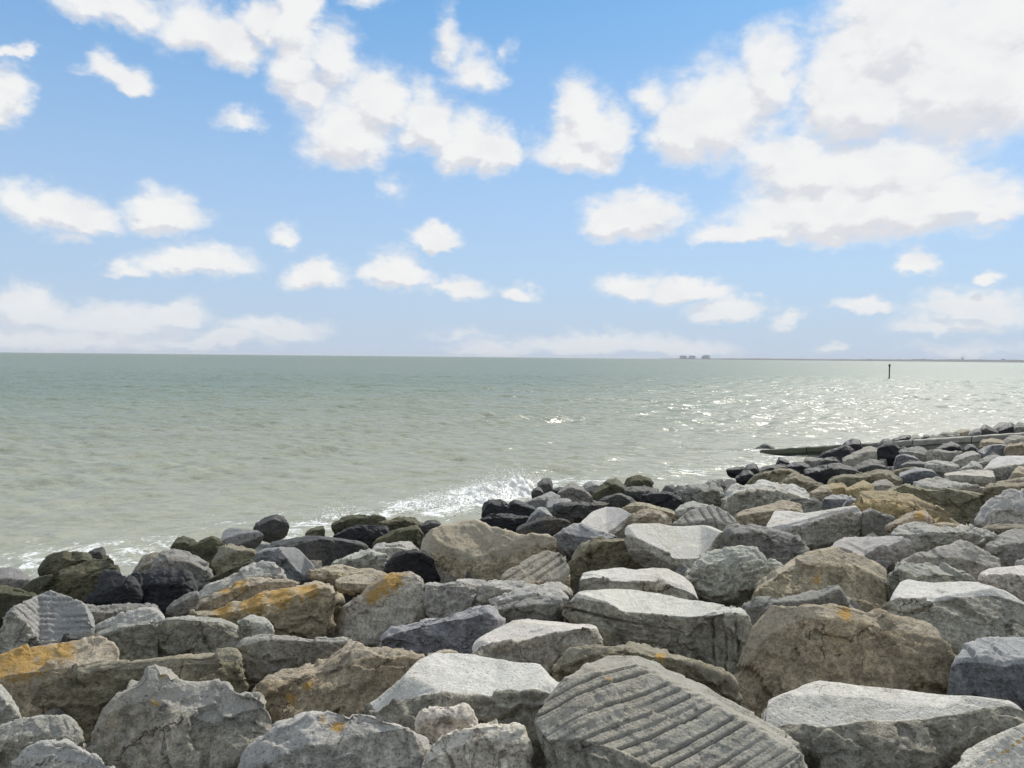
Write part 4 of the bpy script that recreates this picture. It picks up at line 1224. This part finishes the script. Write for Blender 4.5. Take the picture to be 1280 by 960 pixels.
# where white water lies: photo pixel on the water plane, half width along the shore, across, strength
FOAMS = [(15, 715, 1.6, .9, 1.0), (90, 688, 1.5, .7, .9), (150, 700, 1.3, .8, 1.0), (175, 690, 1.2, .6, .9), (55, 700, 1.0, .9, .8),
         (215, 678, 1.2, .6, .7), (310, 675, 1.0, .5, .9), (350, 668, 1.6, .8, 1.1), (375, 660, 1.3, .7, 1.0), (405, 662, 1.1, .7, 1.0), (420, 648, 1.0, .6, 1.0),
         (455, 645, 1.3, .7, 1.0), (500, 640, 1.6, .8, 1.1), (540, 632, 2.0, 1.0, 1.3), (580, 628, 2.0, 1.1, 1.4), (620, 616, 2.0, 1.3, 1.5), (560, 640, 1.4, .7, 1.2),
         (655, 612, 1.6, 1.2, 1.2), (700, 602, 1.7, .9, 1.0), (740, 605, 1.4, .7, 1.0), (860, 592, 2.0, .8, .8), (800, 597, 1.5, .7, .6),
         (905, 585, 2.0, .8, .7), (950, 576, 2.2, 1.0, .8), (985, 570, 2.2, 1.2, 1.0), (1015, 567, 2.0, 1.2, 1.2), (1035, 561, 1.8, 1.2, 1.1), (960, 566, 2.2, .8, .8), (890, 574, 2.5, .7, .5)]


def water_xy(px, py):
    u, r = ray(px, py)
    y = H / r
    return u * y, y


def build_sea():
    y = [5.8]
    while y[-1] < 3500:                    # rows close together where single waves can be seen
        d = y[-1]
        y.append(d + (.15 if d < 30 else .15 + (d - 30) * .0035 if d < 130 else .5 + (d - 130) * .02))
    y = np.array([-300, -40, -5, 1, 4] + y + [7000, 14000, 26000])
    uu = np.concatenate([np.linspace(-1.15, -.78, 25), np.linspace(-.76, .76, 620), np.linspace(.78, 1.15, 25)])
    Y, U = np.meshgrid(y, uu, indexing='ij')
    scale = np.maximum(np.abs(Y), 6.0)
    X = U * scale * np.where((U < -.77) | (U > .77), 1 + 3 * (np.abs(U) - .77), 1)
    sp = np.maximum(np.gradient(Y, axis=0), np.abs(np.gradient(X, axis=1)) * .6)
    x, yv = X.ravel(), Y.ravel()
    spr = sp.ravel()
    s = s_of(x, yv)
    calm = .50 + .50 * np.clip((s - 14) / 12, 0, 1)
    z = sea_height(x, yv, spr) * calm
    z[np.abs(yv) > 3000] = 0
    off = np.clip((s - 14.0) / 75, 0, 1)
    silt = 1 - .85 * off ** .55
    foam = np.zeros(len(x))
    for (px, py, a, b, w) in FOAMS:
        cx, cy = water_xy(px, py)
        dx, dyv = x - cx, yv - cy
        l = .762 * dx + .648 * dyv
        d = -.648 * dx + .762 * dyv
        foam = np.maximum(foam, .68 * w * np.exp(-((l / a) ** 2 + (d / b) ** 2)))
    for ob in COL.objects:                 # water churned round each rock that stands in it
        if ob.name.startswith('boulder'):
            bx, by = ob.location.x, ob.location.y
            if s_of(bx, by) > 12.3:
                q = (x - bx) ** 2 + (yv - by) ** 2
                foam = np.maximum(foam, .62 * np.exp(-q / 1.1 ** 2))
    # thin lace of foam drifting off the rocks
    lace = np.exp(-np.clip(s - 14.4, 0, 99) / 1.8) * .34 * (s > 11) * (yv < 60)
    foam = np.maximum(foam, lace)
    z += .10 * np.clip(foam, 0, 1.2)
    P = np.stack([x, yv, z], 1)
    n, m = X.shape
    i = np.arange(n - 1)[:, None] * m
    j = np.arange(m - 1)[None, :]
    q = np.stack([i + j, i + j + 1, i + j + m + 1, i + j + m], -1).reshape(-1, 4)
    me = grid_mesh('sea', P, q)
    attr(me, 'silt', silt)
    attr(me, 'foam', foam)
    o = link('sea', me, water_material())
    tag(o, kind='structure')


build_sea()

# ------------------------------------------------------------------ breaking wave, groyne, marker post, far shore
def foam_material():
    m, T = new_mat('white_foam')
    tc = T.node('ShaderNodeTexCoord')
    n = T.noise(tc.outputs['Object'], 9.0, 6, .7)
    c = T.mix(T.ramp(n, .35, .6), (.74, .73, .68), (.87, .86, .81))
    b = T.node('ShaderNodeBump', {'Strength': .8, 'Distance': .06, 'Height': n})
    p = T.node('ShaderNodeBsdfPrincipled', {'Base Color': c, 'Roughness': .6, 'Normal': b.outputs[0]})
    p.inputs['Subsurface Weight'].default_value = .6
    p.inputs['Subsurface Radius'].default_value = (.12, .12, .12)
    T.node('ShaderNodeOutputMaterial', {0: p.outputs[0]})
    return m


FOAM = foam_material()


def blob(bm, c, r, sq=1.0, sub=2):
    import bmesh
    g = bmesh.ops.create_icosphere(bm, subdivisions=sub, radius=1.0)
    vs = np.array([v.co[:] for v in g['verts']])
    d = 1 + .55 * fbm(vs * 1.6 + c * 3.1, 3) if sub > 1 else np.ones(len(vs))
    for v, p, k in zip(g['verts'], vs, d):
        v.co = Vector((c[0] + p[0] * r * k, c[1] + p[1] * r * k, c[2] + p[2] * r * k * sq))


def splash(name, path, label, seed, drops):
    """path: photo x, y on the water, height, width in metres along the crest"""
    import bmesh
    r = np.random.default_rng(seed)
    A = np.array([(*water_xy(p[0], p[1]), p[2], p[3]) for p in path])
    n = len(A)
    # the body of the wave: a ragged ridge
    L = np.linalg.norm(A[-1, :2] - A[0, :2])
    nu, nv = int(L / .022) + 8, 60
    f = np.linspace(0, n - 1, nu)
    idx = np.arange(n)
    C = np.stack([np.interp(f, idx, A[:, k]) for k in range(4)], 1)
    v = np.linspace(-1.4, 1.4, nv)
    F, W = np.meshgrid(np.arange(nu), v, indexing='ij')
    c = C[F]
    off = W * c[..., 3]
    P = np.stack([c[..., 0] - .648 * off, c[..., 1] + .762 * off, off * 0], -1).reshape(-1, 3)
    q = P + seed * 7
    big = fbm(q * 1.6, 2, .6)
    fin = sum(np.abs(perlin(q * fr + fr)) * am for fr, am in ((3.2, .75), (7, .36), (15, .13)))
    prof = np.exp(-(W.ravel() ** 2) * 1.6)
    h = c[..., 2].ravel()
    ends = np.minimum(1, np.minimum(np.arange(nu), nu - 1 - np.arange(nu)) / (nu * .16))[F].ravel()
    z = h * .72 * prof * ends * (.55 + .7 * big + .80 * fin) - .05
    z = np.where(prof * ends < .12, -.12, z)
    P[:, 2] = z
    P[:, :2] += np.stack([fbm(q * 6 + 3, 3), fbm(q * 6 + 8, 3)], 1) * .22 * (h * prof)[:, None]
    i = np.arange(nu - 1)[:, None] * nv
    j = np.arange(nv - 1)[None, :]
    qd = np.stack([i + j, i + nv + j, i + nv + j + 1, i + j + 1], -1).reshape(-1, 4)
    me0 = grid_mesh(name, P, qd)
    bm = bmesh.new()
    bm.from_mesh(me0)
    bpy.data.meshes.remove(me0)
    for k in range(drops):
        fk = r.uniform(0, n - 1)
        a = np.array([np.interp(fk, idx, A[:, m]) for m in range(4)])
        e = abs(r.normal(0, .35))
        rad = r.uniform(.006, .022) * (1.2 - min(e, 1) * .7)
        o = r.normal(0, .5)
        pz = np.array([a[0] + r.normal(0, .2) - .648 * o * a[3], a[1] + r.normal(0, .2) + .762 * o * a[3], a[2] * (.55 + e * 1.1) * math.exp(-o * o * .8)])
        blob(bm, pz, rad, 1, 1)
    me = bpy.data.meshes.new(name)
    bm.to_mesh(me)
    bm.free()
    me.polygons.foreach_set('use_smooth', np.ones(len(me.polygons), bool))
    o = link(name, me, FOAM)
    tag(o, label, 'wave', kind='stuff')


splash('breaking_wave', [(540, 637, .14, .9), (566, 632, .26, 1.0), (590, 628, .36, 1.0), (615, 622, .48, 1.0), (640, 617, .58, 1.0), (658, 612, .50, .9), (676, 607, .2, .8)], 'white wave breaking against the boulders', 5, 900)
splash('foam_crest', [(500, 641, .12, .5), (525, 636, .22, .5), (545, 634, .30, .5), (562, 632, .2, .5)], 'white crest of foam along the waterline', 6, 300)
splash('foam_crest', [(411, 655, .10, .3), (422, 648, .22, .3), (433, 643, .16, .3)], 'small white wave top behind the mossy boulder', 8, 160)
splash('sea_spray', [(1000, 566, .12, .5), (1022, 563, .24, .5), (1042, 560, .28, .5), (1062, 556, .16, .4)], 'spray thrown up against the groyne', 7, 500)


def concrete_material():
    m, T = new_mat('weathered_concrete')
    tc = T.node('ShaderNodeTexCoord')
    n = T.noise(tc.outputs['Object'], 5.0, 7, .7)
    c = T.mix(T.ramp(n, .3, .7), (.19, .18, .145), (.36, .34, .28))
    c = T.mix(T.ramp(geo_attr(T, 'algae'), .3, .8), c, (.075, .08, .05))
    b = T.node('ShaderNodeBump', {'Strength': .6, 'Distance': .02, 'Height': n})
    p = T.node('ShaderNodeBsdfPrincipled', {'Base Color': c, 'Roughness': .8, 'Normal': b.outputs[0]})
    T.node('ShaderNodeOutputMaterial', {0: p.outputs[0]})
    return m


CONC = concrete_material()


def bar(name, p0, p1, w, h0, h1, parent, mat, seg=24, rough=.02):
    """a beam from p0 to p1 (centre line of the top), width w, from h0 below the top to the top"""
    p0, p1 = np.array(p0, float), np.array(p1, float)
    d = p1 - p0
    side = np.array([-d[1], d[0], 0])
    side /= np.linalg.norm(side)
    t = np.linspace(0, 1, seg)
    prof = [(-.5 * w, -h0), (-.5 * w, h1 - .03), (-.5 * w + .03, h1), (.5 * w - .03, h1), (.5 * w, h1 - .03), (.5 * w, -h0)]
    V = np.array([[p0 + d * a + side * s + (0, 0, z) for (s, z) in prof] for a in t])
    m = len(prof)
    P = V.reshape(-1, 3)
    P = P + np.stack([perlin(P * 3.1), perlin(P * 3.1 + 9), perlin(P * 4.0 + 5)], 1) * rough
    i = np.arange(seg - 1)[:, None] * m
    j = np.arange(m)[None, :]
    q = np.stack([i + j, i + (j + 1) % m, i + m + (j + 1) % m, i + m + j], -1).reshape(-1, 4)
    caps = np.array([[0, 1, 2, 3], [0, 3, 4, 5]])
    caps2 = caps[:, ::-1] + (seg - 1) * m
    me = grid_mesh(name, P, np.concatenate([q, caps[:, ::-1], caps2[:, ::-1]]))
    me.polygons.foreach_set('use_smooth', np.zeros(len(me.polygons), bool))
    attr(me, 'algae', np.clip((1.0 - P[:, 2]) / .9, 0, 1))
    return link(name, me, mat, parent)


def build_groyne():
    e = bpy.data.objects.new('groyne', None)
    COL.objects.link(e)
    tag(e, 'low weathered concrete groyne running down into the sea between the boulders', 'groyne')
    # tip in the water, head on the slope; the top falls towards the sea
    a = np.array([*water_xy(952, 566), .10])
    u, r = ray(1280, 541)
    k = 22.2
    b = np.array([u * k, k, H - r * k])
    d = (b - a)
    n = 6
    ext = 1.25
    for i in range(n):
        f0, f1 = i / n * ext, (i + 1) / n * ext - .0035
        bar('beam', a + d * f0, a + d * f1, .42, .16, 0, e, CONC)
    for i in range(n):
        f0, f1 = i / n * ext, (i + 1) / n * ext - .003
        p0, p1 = a + d * f0, a + d * f1
        s = np.array([d[1], -d[0], 0])
        s /= np.linalg.norm(s)
        bar('wall_block', p0 + s * -.03 + (0, 0, -.165), p1 + s * -.03 + (0, 0, -.165), .30, .9, 0, e, CONC)


build_groyne()


def paint(name, col, rough=.8, scale=6.0, var=.25):
    m, T = new_mat(name)
    tc = T.node('ShaderNodeTexCoord')
    n = T.noise(tc.outputs['Object'], scale, 5, .65)
    c = T.mix(n, tuple(v * (1 - var) for v in col), tuple(v * (1 + var) for v in col))
    p = T.node('ShaderNodeBsdfPrincipled', {'Base Color': c, 'Roughness': rough})
    T.node('ShaderNodeOutputMaterial', {0: p.outputs[0]})
    return m


def lathe(name, prof, parent, mat, seg=20):
    V, q = [], []
    for (r, z) in prof:
        for k in range(seg):
            a = 2 * math.pi * k / seg
            V.append((r * math.cos(a), r * math.sin(a), z))
    for i in range(len(prof) - 1):
        for k in range(seg):
            q.append((i * seg + k, i * seg + (k + 1) % seg, (i + 1) * seg + (k + 1) % seg, (i + 1) * seg + k))
    q.append(tuple(range(seg * (len(prof) - 1), seg * len(prof))))
    me = mesh_from(name, V, q, False)
    return link(name, me, mat, parent)


def build_marker():
    x, y = water_xy(1111.5, 473)
    e = bpy.data.objects.new('marker_post', None)
    COL.objects.link(e)
    e.location = (x, y, 0)
    tag(e, 'dark marker post standing alone in the sea with a small cap on top', 'marker post')
    dark = paint('tarred_timber', (.045, .045, .04))
    lathe('pole', [(.12, -2.5), (.12, 0), (.11, 2.15), (.09, 2.2)], e, dark)
    lathe('topmark', [(.17, 2.2), (.18, 2.22), (.18, 2.62), (.15, 2.66), (.06, 2.68)], e, dark)


build_marker()

LAND_D = 7600.0


def far_point(px, d=LAND_D):
    u, r = ray(px, 450)
    return u * d, d


def build_land():
    m = paint('distant_shore', (.045, .052, .042), .9, .004, .4)
    N = 700
    pxs = np.linspace(826, 1500, N)
    rows = []
    rr = np.random.default_rng(4)
    t = np.stack([pxs * .05, pxs * 0, pxs * 0], 1)
    hump = fbm(t, 5, .6)
    fine = fbm(t * 6, 4, .6)
    grow = np.clip((pxs - 826) / 120, 0, 1)
    big = np.clip((pxs - 1040) / 160, 0, 1)
    h = 5 + 9 * grow + big * 10 + grow * 5.0 * np.clip(hump + .2, 0, 1) + big * 20 * np.clip(hump, 0, 1) + 4 * grow * fine
    V, q = [], []
    for i, px in enumerate(pxs):
        x0, y0 = far_point(px)
        f = 1 / LAND_D
        for (dd, z) in ((0, -4), (30, 1.2), (60, 2.0), (130, max(2.2, h[i] * .8)), (220, max(2.5, h[i])), (700, max(2.0, h[i] * .7)), (1600, 2)):
            V.append((x0 * (1 + dd * f), y0 * (1 + dd * f), z))
    k = 7
    for i in range(N - 1):
        for j in range(k - 1):
            q.append((i * k + j, (i + 1) * k + j, (i + 1) * k + j + 1, i * k + j + 1))
    o = link('far_coast', mesh_from('far_coast', V, q), m)
    tag(o, kind='structure')


build_land()


def box(name, cx, cy, z0, sx, sy, sz, parent, mat, chamf=.4):
    import bmesh
    bm = bmesh.new()
    bmesh.ops.create_cube(bm, size=1)
    for v in bm.verts:
        v.co = Vector((cx + v.co.x * sx, cy + v.co.y * sy, z0 + (v.co.z + .5) * sz))
    bmesh.ops.bevel(bm, geom=bm.edges[:], offset=min(chamf, sz * .2), segments=1, affect='EDGES')
    me = bpy.data.meshes.new(name)
    bm.to_mesh(me)
    bm.free()
    return link(name, me, mat, parent)


def building(name, cat, px, wpx, hpx, label, wall, roofm, parts):
    """parts: list of (name, x offset, width, z from, height) as fractions of the main block"""
    mpp = LAND_D / FPX
    x, y = far_point(px, LAND_D + 240)
    e = bpy.data.objects.new(name, None)
    COL.objects.link(e)
    e.location = (x, y, 2)
    tag(e, label, cat)
    W, Hh = wpx * mpp, hpx * mpp
    for (nm, ox, w, z0, h) in parts:
        box(nm, ox * W, 0, z0 * Hh, w * W, W * .7 * min(1, w + .3), h * Hh, e, roofm if nm in ('roof', 'stack', 'tank') else wall)


CW = paint('grey_cladding', (.52, .53, .54), .7, .05, .1)
CR = paint('dark_roofing', (.36, .365, .37), .7, .05, .1)
building('power_station_block', 'building', 854, 8.0, 4.3, 'left block of the far power station on the horizon', CW, CR, [('wall', 0, 1, 0, .9), ('roof', 0, .8, .9, .1), ('annexe', .62, .25, 0, .3)])
building('power_station_block', 'building', 865, 8.0, 4.5, 'middle block of the far power station on the horizon', CW, CR, [('wall', 0, .95, 0, .88), ('roof', -.05, .75, .88, .12), ('annexe', -.58, .22, 0, .35)])
building('power_station_block', 'building', 882, 9.5, 5.2, 'right block of the far power station, stepped and tallest on the horizon', CW, CR, [('wall', .06, .8, 0, .94), ('roof', .1, .55, .94, .08), ('turbine_hall', -.42, .2, 0, .7), ('annexe', .62, .4, 0, .22)])
building('water_tower', 'tower', 1203, 2.2, 5.4, 'thin tower rising above the trees of the far coast', CR, CR, [('shaft', 0, .55, 0, .75), ('tank', 0, 1.0, .75, .25)])
building('far_hall', 'building', 1148, 14, 2.8, 'long low building on the far coast left of the thin tower', CR, CR, [('wall', 0, 1, 0, .75), ('roof', -.05, .8, .75, .25)])
building('far_house', 'building', 1254, 4.5, 4.2, 'dark humped building on the far coast near the right edge', CR, CR, [('wall', 0, 1, 0, .75), ('roof', 0, .6, .75, .25)])
building('far_house', 'building', 1217, 4.0, 3.2, 'small dark building right of the thin tower on the far coast', CR, CR, [('wall', 0, 1, 0, .75), ('roof', 0, .5, .75, .25)])


# ------------------------------------------------------------------ sea air
def build_haze():
    import bmesh
    bm = bmesh.new()
    bmesh.ops.create_cube(bm, size=1)
    for v in bm.verts:
        v.co = Vector((v.co.x * 60000, v.co.y * 60000, -4.2 + (v.co.z + .5) * 60.0))
    me = bpy.data.meshes.new('haze')
    bm.to_mesh(me)
    bm.free()
    m, T = new_mat('sea_air')
    v = T.node('ShaderNodeVolumePrincipled', {'Color': (.92, .95, 1.0, 1), 'Density': HAZE, 'Anisotropy': .0})
    T.node('ShaderNodeOutputMaterial', {1: v.outputs[0]})
    o = link('haze', me, m)
    tag(o, kind='stuff')


HAZE = 4.2e-5
build_haze()
